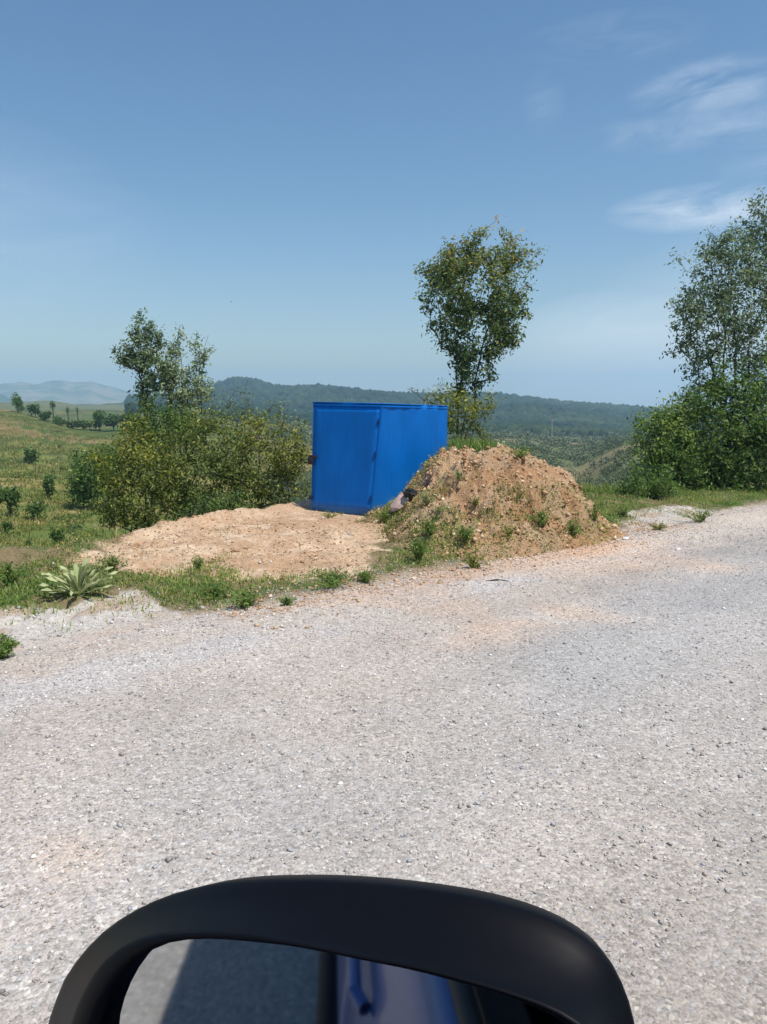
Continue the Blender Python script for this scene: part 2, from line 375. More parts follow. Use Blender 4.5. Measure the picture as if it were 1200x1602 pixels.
for px, py, rx, ry, c, wt in [(785, 992, .55, .30, (1.4, 1.08, .84), .6), (650, 1105, .75, .5, (1.25, 1.05, .86), .5), (560, 930, .9, .22, (1.4, 1.02, .78), .75), (700, 885, .4, .15, (1.3, 1.0, .8), .6), (80,1335,.25,.15,(1.15,1.02,.9),.35),
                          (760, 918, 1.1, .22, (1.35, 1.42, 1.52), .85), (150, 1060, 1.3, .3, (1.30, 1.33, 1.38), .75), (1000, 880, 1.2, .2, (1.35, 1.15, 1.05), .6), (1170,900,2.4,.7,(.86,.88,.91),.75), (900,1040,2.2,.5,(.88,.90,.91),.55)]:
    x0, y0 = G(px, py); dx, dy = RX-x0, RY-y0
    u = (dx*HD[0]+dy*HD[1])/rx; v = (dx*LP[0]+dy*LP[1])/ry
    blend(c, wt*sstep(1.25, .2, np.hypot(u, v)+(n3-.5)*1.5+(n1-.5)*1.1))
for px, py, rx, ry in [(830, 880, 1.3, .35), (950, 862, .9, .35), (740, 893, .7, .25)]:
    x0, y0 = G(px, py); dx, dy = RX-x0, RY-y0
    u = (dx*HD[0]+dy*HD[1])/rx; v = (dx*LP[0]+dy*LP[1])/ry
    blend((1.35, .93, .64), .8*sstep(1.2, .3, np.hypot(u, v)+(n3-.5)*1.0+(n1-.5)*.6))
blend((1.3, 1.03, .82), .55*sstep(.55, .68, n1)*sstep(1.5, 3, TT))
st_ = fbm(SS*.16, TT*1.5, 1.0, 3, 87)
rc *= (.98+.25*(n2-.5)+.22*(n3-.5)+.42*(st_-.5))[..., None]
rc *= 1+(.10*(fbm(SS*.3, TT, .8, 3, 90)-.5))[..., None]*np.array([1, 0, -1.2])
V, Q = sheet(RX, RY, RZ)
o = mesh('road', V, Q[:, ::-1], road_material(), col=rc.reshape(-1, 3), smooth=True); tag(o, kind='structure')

# loose stones: jittered octahedra
def stones(name, X, Y, Z, size, mt, tint, flat=.6, parent=None):
    n = len(X)
    base = np.array([[1,0,0],[0,1,0],[-1,0,0],[0,-1,0],[0,0,1],[0,0,-1]], float)
    v = base[None]*(1+rng.uniform(-.35, .35, (n, 6, 1)))+rng.uniform(-.25, .25, (n, 6, 3))
    a = rng.uniform(0, 6.28, n); ca, sa = np.cos(a)[:, None], np.sin(a)[:, None]
    v = np.stack([v[..., 0]*ca-v[..., 1]*sa*.8, v[..., 0]*sa+v[..., 1]*ca*.8, v[..., 2]*flat], -1)*size[:, None, None]*.5
    v += np.stack([X, Y, Z+size*.12], -1)[:, None, :]
    f = np.array([[0,1,4],[1,2,4],[2,3,4],[3,0,4],[1,0,5],[2,1,5],[3,2,5],[0,3,5]])
    Fc = (f[None]+(np.arange(n)*6)[:, None, None]).reshape(-1, 3)
    return mesh(name, v.reshape(-1, 3), Fc, mt, parent, tint=np.repeat(tint, 6))
M_chip = tintmat('gravel_chips', [(0, (.20, .19, .18)), (.2, (.33, .31, .29)), (.45, (.44, .41, .37)), (.6, (.46, .38, .33)), (.7, (.34, .36, .40)), (.85, (.58, .55, .51)), (.93, (.82, .80, .76)), (1, (.85, .83, .80))], .7, .4)
def scatter_cam(n, pxr, pyr):           # even over the picture, thinning with distance
    px = rng.uniform(*pxr, n); py = rng.uniform(*pyr, n)
    v = (801-py)/F; Zc = -ST+v*CT; k = -H/Zc
    return (px-600)/F*k, (CT+v*ST)*k
def uniform_ground(n, t0, t1, s0, s1):
    s = rng.uniform(s0, s1, n); t = rng.uniform(t0, t1, n)
    return s*HD[0]+t*LP[0], s*HD[1]+t*LP[1], t
x1, y1, tt1 = uniform_ground(80000, .9, 5.0, -2.2, 9.0)
x2, y2, tt2 = uniform_ground(26000, 3.6, 5.3, -3, 14)
X, Y = np.concatenate([x1, x2]), np.concatenate([y1, y2])
keep = (Y > 1.1)&(np.abs(X) < .56*Y+.5); X, Y = X[keep], Y[keep]
sz = rng.lognormal(math.log(.0072), .45, len(X)); sz = np.clip(sz, .004, .028)
tn = rng.uniform(0, 1, len(X))**1.0
gz = np.maximum(road_z(X, Y), ground_z(X, Y))
tag(stones('gravel', X, Y, gz, sz, M_chip, tn), 'loose pale stone chips scattered over the worn road and its shoulder', 'gravel', kind='stuff')

# ------------------------------------------------------------------ foliage building blocks
def rot_rand(n, up=.3):
    d = rng.normal(size=(n, 3)); d[:, 2] += up; d /= np.linalg.norm(d, axis=1)[:, None]; return d
def leaf_arrays(C, size, up=.6, lw=.42, droop=0, out=None):
    n = len(C); nrm = rot_rand(n, up)
    if out is not None: nrm = nrm+out*.6; nrm /= np.linalg.norm(nrm, axis=1)[:, None]
    a = rng.normal(size=(n, 3)); a[:, 2] -= droop; ax = np.cross(nrm, a); ax = np.cross(ax, nrm); ax /= np.linalg.norm(ax, axis=1)[:, None]+1e-9
    sd_ = np.cross(nrm, ax); s = size[:, None]
    v = np.stack([C-ax*s*.5, C+sd_*s*lw*.5+nrm*s*.09, C+ax*s*.5, C-sd_*s*lw*.5+nrm*s*.09], 1)
    i = np.arange(n)*4
    return v.reshape(-1, 3), np.concatenate([np.stack([i, i+1, i+2], 1), np.stack([i, i+2, i+3], 1)])
def tubes(nodes, par, rad, sides=5):
    V = []; Fc = []; c = 0
    ang = np.arange(sides)*2*math.pi/sides
    for i in range(1, len(nodes)):
        a, b = nodes[par[i]], nodes[i]; d = b-a; ln = np.linalg.norm(d)
        if ln < 1e-5: continue
        d = d/ln; u = np.cross(d, [.3, .7, .2]); u /= np.linalg.norm(u); w_ = np.cross(d, u)
        ra, rb = min(rad[par[i]], rad[i]*1.5), rad[i]
        ring = np.cos(ang)[:, None]*u+np.sin(ang)[:, None]*w_
        V += [a+ring*ra-d*ra*.2, b+ring*rb]
        k = np.arange(sides); k2 = (k+1) % sides
        Fc.append(np.stack([c+k, c+k2, c+sides+k2, c+sides+k], 1)); c += 2*sides
    return np.concatenate(V), np.concatenate(Fc)
M_bark = simple('grey_brown_bark', (.075, .06, .048), .9, noise=.4, scale=30, bump=.4)
M_bark_dark = simple('dark_bark', (.045, .036, .033), .9, noise=.4, scale=30, bump=.4)
M_bark_pink = simple('reddish_dry_stem', (.10, .065, .06), .9, noise=.4, scale=30)
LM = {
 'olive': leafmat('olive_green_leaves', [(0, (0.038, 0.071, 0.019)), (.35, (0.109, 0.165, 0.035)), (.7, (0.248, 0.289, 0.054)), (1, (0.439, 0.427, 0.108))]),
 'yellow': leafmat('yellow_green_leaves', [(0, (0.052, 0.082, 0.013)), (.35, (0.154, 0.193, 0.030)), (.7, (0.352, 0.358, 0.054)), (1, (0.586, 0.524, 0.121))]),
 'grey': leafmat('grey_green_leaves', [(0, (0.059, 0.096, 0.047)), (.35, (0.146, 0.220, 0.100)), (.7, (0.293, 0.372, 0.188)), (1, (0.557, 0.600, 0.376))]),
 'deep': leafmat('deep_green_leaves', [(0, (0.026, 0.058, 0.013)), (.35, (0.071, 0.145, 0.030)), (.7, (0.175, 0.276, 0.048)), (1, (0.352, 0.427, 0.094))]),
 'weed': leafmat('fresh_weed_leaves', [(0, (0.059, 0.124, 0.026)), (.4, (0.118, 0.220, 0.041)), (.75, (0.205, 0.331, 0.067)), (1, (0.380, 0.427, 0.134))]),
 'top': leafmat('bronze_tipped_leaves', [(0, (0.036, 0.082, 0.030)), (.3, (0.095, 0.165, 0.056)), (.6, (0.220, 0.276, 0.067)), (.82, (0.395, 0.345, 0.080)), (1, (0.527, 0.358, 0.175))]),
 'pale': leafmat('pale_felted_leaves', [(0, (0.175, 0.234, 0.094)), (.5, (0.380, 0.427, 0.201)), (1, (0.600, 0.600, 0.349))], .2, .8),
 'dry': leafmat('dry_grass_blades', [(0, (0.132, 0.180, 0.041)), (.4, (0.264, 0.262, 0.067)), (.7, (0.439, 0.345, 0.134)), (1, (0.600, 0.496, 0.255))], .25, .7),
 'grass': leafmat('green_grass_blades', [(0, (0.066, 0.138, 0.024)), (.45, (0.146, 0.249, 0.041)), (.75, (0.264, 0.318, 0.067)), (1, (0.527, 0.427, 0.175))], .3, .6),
}
def grow(base, blobs, n_attr, lean_top=None, step=.22, jit=.05, trunks=1, spread=.0, r0=.0028, mx=9):
    """skeleton that reaches out to points spread through the crown's volume"""
    base = np.array(base, float); pts = []; wts = np.array([b[3]*b[4]*b[5] for b in blobs])**.75; wts /= wts.sum()
    for b, k in zip(blobs, rng.multinomial(n_attr, wts)):
        d = rng.normal(size=(k, 3)); d /= np.linalg.norm(d, axis=1)[:, None]; d *= rng.uniform(.12, 1, (k, 1))**.42
        pts.append(np.array(b[:3])+d*np.array(b[3:6]))
    pts = np.concatenate(pts)
    nodes = [base]; par = [-1]
    tops = [np.array(t, float) for t in (lean_top or [np.average(np.array([b[:3] for b in blobs]), 0)])]
    for tp in tops:
        k = max(3, int(np.linalg.norm(tp-base)/step)); pr = 0
        off = np.zeros(3)
        for i in range(1, k+1):
            f = i/k; off = off*.8+rng.normal(size=3)*jit*.6; p = base*(1-f)+tp*f+off*(1 if f < 1 else 0)
            p[:2] += (tp[:2]-base[:2])*(-.18*math.sin(math.pi*f)) if len(tops) > 1 else 0
            nodes.append(p); par.append(pr); pr = len(nodes)-1
    order = np.argsort(np.linalg.norm(pts-base, axis=1)); ends = []
    for i in order:
        p = pts[i]; nn = np.array(nodes); d = np.linalg.norm(nn-p, axis=1)+np.maximum(0, nn[:, 2]-p[2]+.05)*.8+.12*np.linalg.norm(nn-base, axis=1)*0
        j = int(np.argmin(d)); a = nodes[j]; ln = np.linalg.norm(p-a); k = max(1, min(mx, int(ln/step+.6))); pr = j
        bow = np.array([0, 0, -.12*ln])
        for q in range(1, k+1):
            f = q/k; x = a*(1-f)+p*f+bow*math.sin(math.pi*f)+(rng.normal(size=3)*jit*.5 if q < k else 0)
            nodes.append(x); par.append(pr); pr = len(nodes)-1
        ends.append((pr, par[pr]))
    nodes = np.array(nodes); rad2 = np.zeros(len(nodes)); has = np.zeros(len(nodes), bool)
    for i in range(1, len(nodes)): has[par[i]] = True
    for i in range(len(nodes)-1, 0, -1):
        if not has[i]: rad2[i] = r0**2.35
        rad2[par[i]] += rad2[i]
    rad = rad2**(1/2.35); rad[0] = rad[1]*1.25 if len(nodes) > 1 else r0
    return nodes, np.array(par), rad, ends
def leaves_on(nodes, ends, per, spread, lsize, up=.6, lw=.42, topbias=0, tmean=.42, centre=None, dens_noise=True):
    C = []; T = []
    zs = nodes[:, 2]; zmin, zmax = np.percentile(zs, 20), zs.max()
    for e, p in ends:
        a, b = nodes[p], nodes[e]; k = max(2, int(per*rng.uniform(.45, 1.55))); f = rng.uniform(-.3, 1.25, (k, 1))
        c = a*(1-f)+b*f+rng.normal(size=(k, 3))*spread*np.array([1, 1, .8])
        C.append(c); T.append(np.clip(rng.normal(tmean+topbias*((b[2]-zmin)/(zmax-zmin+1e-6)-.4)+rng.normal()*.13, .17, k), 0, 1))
    C = np.concatenate(C); T = np.concatenate(T)
    size = np.clip(rng.normal(lsize, lsize*.28, len(C)), lsize*.4, lsize*1.8)
    return C, T, size
def plant(name, label, cat, base, blobs, n_attr, per, spread, lsize, leaf, bark=None, tops=None, group=None, parts=('trunk', 'crown'), up=.6, lw=.42, topbias=0, tmean=.42, step=.22, jit=.05, r0=.0028):
    base = np.array(base, float)
    if cat == 'bush' and n_attr > 100:          # ragged shoots beyond the rounded clumps
        sh = []
        for k in range(int(n_attr/13)):
            b = blobs[rng.integers(0, len(blobs))]; a_ = rng.uniform(-1.25, 1.25); q = rng.uniform(.95, 1.3)
            sh.append((b[0]+b[3]*q*math.sin(a_), b[1]-b[4]*rng.uniform(-.3, .5), b[2]+b[5]*q*math.cos(a_), .07, .07, rng.uniform(.10, .26)))
        blobs = list(blobs)+sh; wmul = .004
    nodes, par, rad, ends = grow(base, blobs, n_attr, tops, step, jit, r0=r0)
    C, T, size = leaves_on(nodes, ends, per, spread, lsize, up, lw, topbias, tmean)
    root = empty(name, base); tag(root, label, cat, group)
    V, Q = tubes(nodes-base, par, rad); mesh(parts[0], V, Q, bark or M_bark, root, smooth=True)
    ctr = C.mean(0); outv = C-ctr; outv /= np.linalg.norm(outv, axis=1)[:, None]+1e-6
    V, Q = leaf_arrays(C-base, size, up, lw, out=outv)
    mesh(parts[1], V, Q, LM[leaf], root, tint=np.repeat(T, 4)); return root
def B(px, py, rx, ry, Y, rd=None):       # crown clump seen at a pixel, with real radii
    p = P(px, py, Y); sx = rx/F*Y; sz_ = ry/F*Y
    return (p[0], p[1], p[2], sx, rd if rd else (sx+sz_)/2, sz_)
def on_ground(px, Y):                    # foot of a plant at column px, distance Y
    x = (px-600)/F*Y; return np.array([x, Y, float(ground_z(np.array([x]), np.array([Y]))[0])-.03])

# ------------------------------------------------------------------ dirt mound beside the cabinet
MC = [(0.35, 8.9), (3.1, 7.6)]
def mound_h(x, y):
    # broad heap with crest running away from the road along the cabinet's side
    def gen(cx, cy, rx, ry, h, p=2.2, rot=0):
        c, s = math.cos(rot), math.sin(rot); u = ((x-cx)*c+(y-cy)*s)/rx; v = (-(x-cx)*s+(y-cy)*c)/ry
        d = (np.abs(u)**p+np.abs(v)**p)**(1/p); return h*(1-sstep(.28, 1.0, d+.16*(fbm(x, y, 1.1, 3, 99)-.5)))
    a = gen(1.20, 9.2, 1.25, 2.30, .79, 2.4, .12)
    b = gen(1.30, 10.9, .92, 1.8, .64, 2.4)
    c = gen(1.74, 8.95, .80, 1.75, .66, 2.6, .1)
    d = gen(1.0, 8.2, 1.25, 1.45, .30, 2.2)
    e = gen(.28, 9.3, .7, .8, .16, 2.2)
    f = gen(2.15, 8.3, .7, .8, .12, 2.2, .6)
    k = 9.0
    hh = np.log(np.exp(k*a)+np.exp(k*b)+np.exp(k*(c))+np.exp(k*d)+np.exp(k*e)+np.exp(k*f)-5)/k
    return hh
mx_, my_ = np.meshgrid(np.arange(-.95, 3.6, .018), np.arange(6.2, 13.2, .02), indexing='ij')
gz0 = ground_z(mx_, my_); mh = mound_h(mx_, my_)
on = sstep(.02, .25, mh)
rd_ = (fbm(mx_, my_, 2.2, 3, 101)-.5)*.30+(fbm(mx_, my_, 6.5, 3, 103)-.5)*.20
rg = 1-np.abs(2*fbm(mx_, my_, 12, 3, 105)-1); rd_ += (rg-.7)*.085+(fbm(mx_, my_, 30, 2, 106)-.5)*.04-.10*sstep(.58, .70, fbm(mx_, my_, 4.2, 3, 104))
MZ = np.maximum(gz0, -.05)*np.where(mh > .3, .3, 1)*0+mh+rd_*on-.10*(1-sstep(.0, .10, mh))+.0
def mound_top(x, y):
    mh = mound_h(x, y); on = sstep(.02, .25, mh)
    r_ = (fbm(x, y, 2.2, 3, 101)-.5)*.30+(fbm(x, y, 6.5, 3, 103)-.5)*.20+(1-np.abs(2*fbm(x, y, 12, 3, 105)-1)-.7)*.085
    return np.maximum(mh+r_*on-.10*(1-sstep(0, .10, mh)), ground_z(x, y))
a_ = sstep(.4, .62, fbm(mx_, my_, 1.6, 4, 107))[..., None]; b_ = sstep(.45, .65, fbm(mx_, my_, 5, 4, 109))[..., None]; c_ = sstep(.52, .7, fbm(mx_, my_, 3, 4, 111))[..., None]
mc = np.array([.58, .385, .22])*(1-a_)+np.array([.50, .29, .155])*a_
mc = mc*(1-.6*b_)+np.array([.56, .42, .27])*.6*b_
mc = mc*(1-.4*c_)+np.array([.36, .27, .14])*.4*c_
V, Q = sheet(mx_, my_, MZ)
V = V.reshape(-1, 3); keepq = (V[Q][:, :, 2].max(1) > -.09); Q = Q[keepq]
used = np.unique(Q); remap = -np.ones(len(V), int); remap[used] = np.arange(len(used))
M_mound = soilmat('reddish_tan_dug_earth', (22, 90), .26, .9, .035)
MB0 = np.array([1.2, 8.9, 0])
mound = empty('dirt_mound', MB0); tag(mound, 'heap of dug reddish tan earth tipped against the blue metal cabinet', 'dirt heap')
mesh('earth_heap', V[used]-MB0, remap[Q][:, ::-1], M_mound, mound, col=mc.reshape(-1, 3)[used], smooth=True)
n = 9000; X = rng.uniform(-.4, 3.2, n); Y = rng.uniform(6.6, 12, n); mhh = mound_h(X, Y); k = mhh > rng.uniform(.0, .12, n); X, Y = X[k], Y[k]
sz = np.clip(rng.lognormal(math.log(.024), .5, len(X)), .010, .085)
M_clod = tintmat('earth_clods', [(0, (.30, .17, .09)), (.4, (.48, .30, .17)), (.85, (.58, .42, .27)), (1, (.70, .60, .46))], .95, .1)
o = stones('clods', X-MB0[0], Y-MB0[1], mound_top(X, Y), sz, M_clod, rng.uniform(0, 1, len(X))**1.2, .75, mound); o['kind'] = 'stuff'
n = 5000; s0 = rng.uniform(2.5, 8.5, n); t0 = EDGE+rng.normal(.1, .28, n); X = s0*HD[0]+t0*LP[0]; Y = s0*HD[1]+t0*LP[1]
sz = np.clip(rng.lognormal(math.log(.014), .5, n), .006, .05)
tag(stones('spilled_earth', X, Y, np.maximum(ground_z(X, Y), road_z(X, Y)), sz, M_clod, rng.uniform(0, 1, n)), 'crumbs of tan earth spilled from the heap onto the road edge', 'earth crumbs', kind='stuff')
# crumbs and stones on the bare earth pad
n = 26000; X = rng.uniform(-4, 1.2, n); Y = rng.uniform(5.2, 12, n)
k = (inpoly(X, Y, PAD)+(fbm(X, Y, 2, 3, 5)-.5)*1.2 > -.1)&(rng.uniform(0, 1, n) < .15+1.1*sstep(.4, .65, fbm(X, Y, 1.4, 3, 121))); X, Y = X[k], Y[k]
sz = np.clip(rng.lognormal(math.log(.014), .5, len(X)), .006, .09)
tag(stones('earth_crumbs', X, Y, ground_z(X, Y), sz, M_clod, rng.uniform(0, 1, len(X))), 'crumbs of dry tan earth and stones over the bare pad', 'earth crumbs', kind='stuff')
n = 9000; X, Y, tq = uniform_ground(n, 4.3, 8.5, -3.5, 14)
k = (np.maximum(np.maximum(inpoly(X, Y, GRAV), inpoly(X, Y, RSH)), -.4-(perp(X, Y)-EDGE)) > -.1)|(rng.uniform(0, 1, n) < .12); k &= (mound_h(X, Y) < .03)&(Y < np.interp(X, YE_X, YE_Y))
X, Y = X[k], Y[k]; sz = np.clip(rng.lognormal(math.log(.016), .45, len(X)), .007, .07)
tag(stones('shoulder_stones', X, Y, np.maximum(ground_z(X, Y), road_z(X, Y)), sz, M_chip, rng.uniform(.3, 1, len(X))), 'whitish broken stones lying along the grassy road shoulder', 'stones', kind='stuff')

# ------------------------------------------------------------------ blue sheet-metal cabinet
def painted():
    m, t, n, l = mat('brushed_on_blue_paint')
    p = n.new('ShaderNodeBsdfPrincipled'); p.inputs['Roughness'].default_value = .5; p.inputs['Specular IOR Level'].default_value = .16
    tcn = n.new('ShaderNodeTexCoord')
    mp = n.new('ShaderNodeMapping'); mp.inputs['Scale'].default_value = (14, 14, 1.1); l.new(tcn.outputs['Object'], mp.inputs[0])
    z = n.new('ShaderNodeTexNoise'); z.inputs['Scale'].default_value = 1.6; z.inputs['Detail'].default_value = 6; z.inputs['Roughness'].default_value = .6; l.new(mp.outputs[0], z.inputs['Vector'])
    z2 = n.new('ShaderNodeTexNoise'); z2.inputs['Scale'].default_value = 2.3; z2.inputs['Detail'].default_value = 4; l.new(tcn.outputs['Object'], z2.inputs['Vector'])
    ad = n.new('ShaderNodeMath'); ad.operation = 'ADD'; l.new(z.outputs[0], ad.inputs[0]); l.new(z2.outputs[0], ad.inputs[1])
    hf = n.new('ShaderNodeMath'); hf.operation = 'MULTIPLY'; hf.inputs[1].default_value = .5; l.new(ad.outputs[0], hf.inputs[0])
    r_ = ramp(n, [(.3, (.0, .115, .42)), (.5, (.0, .14, .52)), (.7, (.003, .165, .60))]); l.new(hf.outputs[0], r_.inputs[0])
    # dust creeping up from the foot
    sp = n.new('ShaderNodeSeparateXYZ'); l.new(tcn.outputs['Object'], sp.inputs[0])
    q = n.new('ShaderNodeMapRange'); q.inputs['From Min'].default_value = .16; q.inputs['From Max'].default_value = .0; q.inputs['To Max'].default_value = .35; l.new(sp.outputs[2], q.inputs[0])
    qm = n.new('ShaderNodeMath'); qm.operation = 'MULTIPLY'; l.new(q.outputs[0], qm.inputs[0]); l.new(z.outputs[0], qm.inputs[1])
    mx = n.new('ShaderNodeMix'); mx.data_type = 'RGBA'; l.new(qm.outputs[0], mx.inputs[0]); l.new(r_.outputs[0], mx.inputs[6]); mx.inputs[7].default_value = (.30, .25, .2, 1)
    l.new(mx.outputs[2], p.inputs['Base Color'])
    b = n.new('ShaderNodeBump'); b.inputs['Strength'].default_value = .35; b.inputs['Distance'].default_value = .02; l.new(hf.outputs[0], b.inputs['Height']); l.new(b.outputs[0], p.inputs['Normal'])
    o = n.new('ShaderNodeOutputMaterial'); l.new(p.outputs[0], o.inputs[0]); return m
M_blue = painted(); M_hinge = simple('dark_blue_hinge_steel', (.004, .05, .20), .5, .3, .3); M_rust = simple('dark_rusty_latch', (.035, .025, .03), .7, .3, .4)
NB = P(579, 807, 9.75); NT = P(597, 631, 9.77); LB = P(487, 798, 10.25); LT = P(490, 629, 10.27); RT = P(700, 635, 11.55)
RB = RT.copy(); RB[2] = 0; BT = LT+(RT-NT); BB = LB+(RB-NB); BB[2] = 0
cab = empty('metal_cabinet', NB); tag(cab, 'bright blue painted sheet-metal cabinet half buried by the dirt heap', 'metal cabinet')
def slab(name, a, b, c, d, th, m, parent, nx=1, nz=1, wave=None, inset=0):
    """panel with corners a(bl) b(br) c(tr) d(tl), thickness inward"""
    a, b, c, d = [np.array(v, float)-NB for v in (a, b, c, d)]
    nrm = np.cross(b-a, d-a); nrm /= np.linalg.norm(nrm)
    u, v = np.meshgrid(np.linspace(0, 1, nx+1), np.linspace(0, 1, nz+1), indexing='ij')
    pt = a*((1-u)*(1-v))[..., None]+b*(u*(1-v))[..., None]+c*(u*v)[..., None]+d*((1-u)*v)[..., None]
    if wave is not None: pt = pt+nrm*wave(u, v)[..., None]
    bk = (a*((1-u)*(1-v))[..., None]+b*(u*(1-v))[..., None]+c*(u*v)[..., None]+d*((1-u)*v)[..., None])-nrm*th
    i = np.arange(u.size).reshape(u.shape); o_ = u.size
    f = np.stack([i[:-1, :-1], i[1:, :-1], i[1:, 1:], i[:-1, 1:]], -1).reshape(-1, 4)
    fb = f[:, ::-1]+o_
    rimi = np.concatenate([i[:, 0], i[-1, 1:], i[::-1, -1][1:], i[0, ::-1][1:-1]]); r2 = np.roll(rimi, -1)
    fr = np.stack([rimi, rimi+o_, r2+o_, r2], 1)
    return mesh(name, np.concatenate([pt.reshape(-1, 3), bk.reshape(-1, 3)]), [f, fb, fr], m, parent, smooth=False)
def lerp4(a, b, c, d, u, v): return a*(1-u)*(1-v)+b*u*(1-v)+c*u*v+d*(1-u)*v
dn = np.cross(NB-LB, LT-LB); dn /= np.linalg.norm(dn)          # outward normal of the door face
sn = np.cross(RB-NB, NT-NB); sn /= np.linalg.norm(sn)
if dn[1] > 0: dn = -dn
if sn[0] < 0: sn = -sn
front = lambda u, v: lerp4(LB, NB, NT, LT, u, v); side = lambda u, v: lerp4(NB, RB, RT, NT, u, v)
dent = lambda u, v: .012*np.sin(u*5.1+v*2)*np.sin(math.pi*v)*np.sin(math.pi*u)+.006*np.sin(u*23)*0
corr = lambda u, v: .004*np.sin(u*math.pi*2*5.5+.7*np.sin(v*4))+.009*np.sin(v*5+u*4)*np.sin(u*3.1)
DD = dn*-.012
slab('front_frame', front(0, 0)+DD, front(1, 0)+DD, front(1, 1)+DD, front(0, 1)+DD, .02, M_blue, cab)
e_ = .013
slab('door', front(e_, .03)+dn*.004, front(1-e_, .03)+dn*.004, front(1-e_, .965)+dn*.004, front(e_, .965)+dn*.004, .018, M_blue, cab, 14, 18, dent)
slab('side_panel', side(0, 0), side(1, 0), side(1, 1), side(0, 1), .02, M_blue, cab, 60, 20, corr)
slab('rear_panel', RB, BB, BT, RT, .02, M_blue, cab); slab('side_panel', BB, LB, LT, BT, .02, M_blue, cab)
up_ = np.array([0, 0, .004]); ov = .007
slab('roof', NT+up_+dn*ov-(NT-LT)*-.01+sn*ov, RT+up_+sn*ov-dn*ov, BT+up_-sn*ov-dn*ov, LT+up_+dn*ov-sn*ov, .012, M_blue, cab)
def box_at(name, c, ax, ay, az_, m, parent, origin=NB):
    c = np.array(c)-origin; vs_ = []
    for sx in (-1, 1):
        for sy in (-1, 1):
            for sz_ in (-1, 1): vs_.append(c+sx*ax+sy*ay+sz_*az_)
    f = [[0,1,3,2],[4,6,7,5],[0,4,5,1],[2,3,7,6],[0,2,6,4],[1,5,7,3]]
    o = mesh(name, np.array(vs_), np.array(f), m, parent)
    md = o.modifiers.new('bevel', 'BEVEL'); md.width = min(np.linalg.norm(ax), np.linalg.norm(ay), np.linalg.norm(az_))*.35; md.segments = 2; return o
ux = (NB-LB)/np.linalg.norm(NB-LB); uz = np.array([0, 0, 1.])
corner = lambda v: NB*(1-v)+NT*v
box_at('corner_post', corner(.5)+dn*.002+sn*.004, ux*.012, (sn)*.012, (NT-NB)*.485, M_blue, cab)
for v in (.84, .55, .16): box_at('hinge', front(.985, v)+dn*.008, ux*.010, dn*.006, uz*.035, M_hinge, cab)
lt = box_at('latch', front(.035, .5)+dn*.03, ux*.06, dn*.012, uz*.022, M_rust, cab)
box_at('padlock', front(.01, .46)+dn*.05, ux*.034, dn*.016, uz*.045, M_rust, cab)
box_at('lower_bolt', front(-.005, .12)+dn*.02, ux*.02, dn*.012, uz*.03, M_rust, cab)
for ff in (front,): 
    a0, b0 = ff(0, .975), ff(1, .975)
    box_at('top_rail', (a0+b0)/2+dn*.006, (b0-a0)/2, dn*.004, uz*.010, M_blue, cab)
a0, b0 = side(.0, .975), side(1, .975); box_at('top_rail', (a0+b0)/2+sn*.006, (b0-a0)/2, sn*.004, uz*.010, M_blue, cab)

# pinkish stone, black scrap, dead brush by the cabinet's corner
def rock(name, c, r, m, label, cat, seed=1, sub=3, rough=.25):
    import bmesh
    bm = bmesh.new(); bmesh.ops.create_icosphere(bm, subdivisions=sub, radius=1)
    for v in bm.verts:
        p = v.co.copy(); k = 1+rough*(float(fbm(p.x*1.3+seed, p.y*1.3+p.z*1.7, 1.1, 3, seed))-.5)*2
        v.co = Vector((p.x*r[0]*k, p.y*r[1]*k, p.z*r[2]*k))
    me = bpy.data.meshes.new(name); bm.to_mesh(me); bm.free(); me.materials.append(m)
    o = bpy.data.objects.new(name, me); COL.objects.link(o); o.location = [float(v) for v in c]; tag(o, label, cat); return o
M_pink = simple('pinkish_stone', (.46, .33, .29), .85, noise=.3, scale=14, bump=.5); M_blk = simple('black_scrap', (.012, .012, .014), .5, noise=.4, scale=9, bump=.6)
M_white = simple('white_stone', (.7, .68, .63), .8, noise=.15, scale=20)
def on_heap(px, py, lift):
    Ys = np.linspace(8.6, 12, 600); xs = (px-600)/F*Ys; zz = mound_top(xs, Ys); k = np.where((zz-H)/Ys >= slope(py))[0]; Y = float(Ys[k[0]]) if len(k) else 9.8
    return np.array([(px-600)/F*Y, Y, float(mound_top(np.array([(px-600)/F*Y]), np.array([Y]))[0])+lift])
p = on_heap(629, 794, .06); rk = rock('stone', p, (.17, .12, .065), M_pink, 'pinkish grey flat stone leaning on the cabinet corner', 'stone', 3, sub=2); rk.rotation_euler = (.1, -.65, .4)
p = on_heap(643, 780, .05); rock('rubber_scrap', p, (.085, .09, .06), M_blk, 'black crumpled scrap lying beside the pinkish stone', 'scrap', 5, rough=.5)
for px, py, lab, s in [(978, 848, 'bright white stone at the right foot of the dirt heap', .035), (1060, 865, 'small white stone on the road right of the dirt heap', .028),
                       (905, 792, 'pale stone on the steep right flank of the dirt heap', .04)]:
    x, y = G(px, py)
    if px == 905: pp = P(945, 790, 8.4); x, y = 2.55, 9.0
    z = float(np.maximum(mound_top(np.array([x]), np.array([y])), road_z(np.array([x]), np.array([y])))[0])
    rock('white_stone', (x, y, z+s*.3), (s, s*.8, s*.6), M_white, lab, 'stone', 7+int(px))

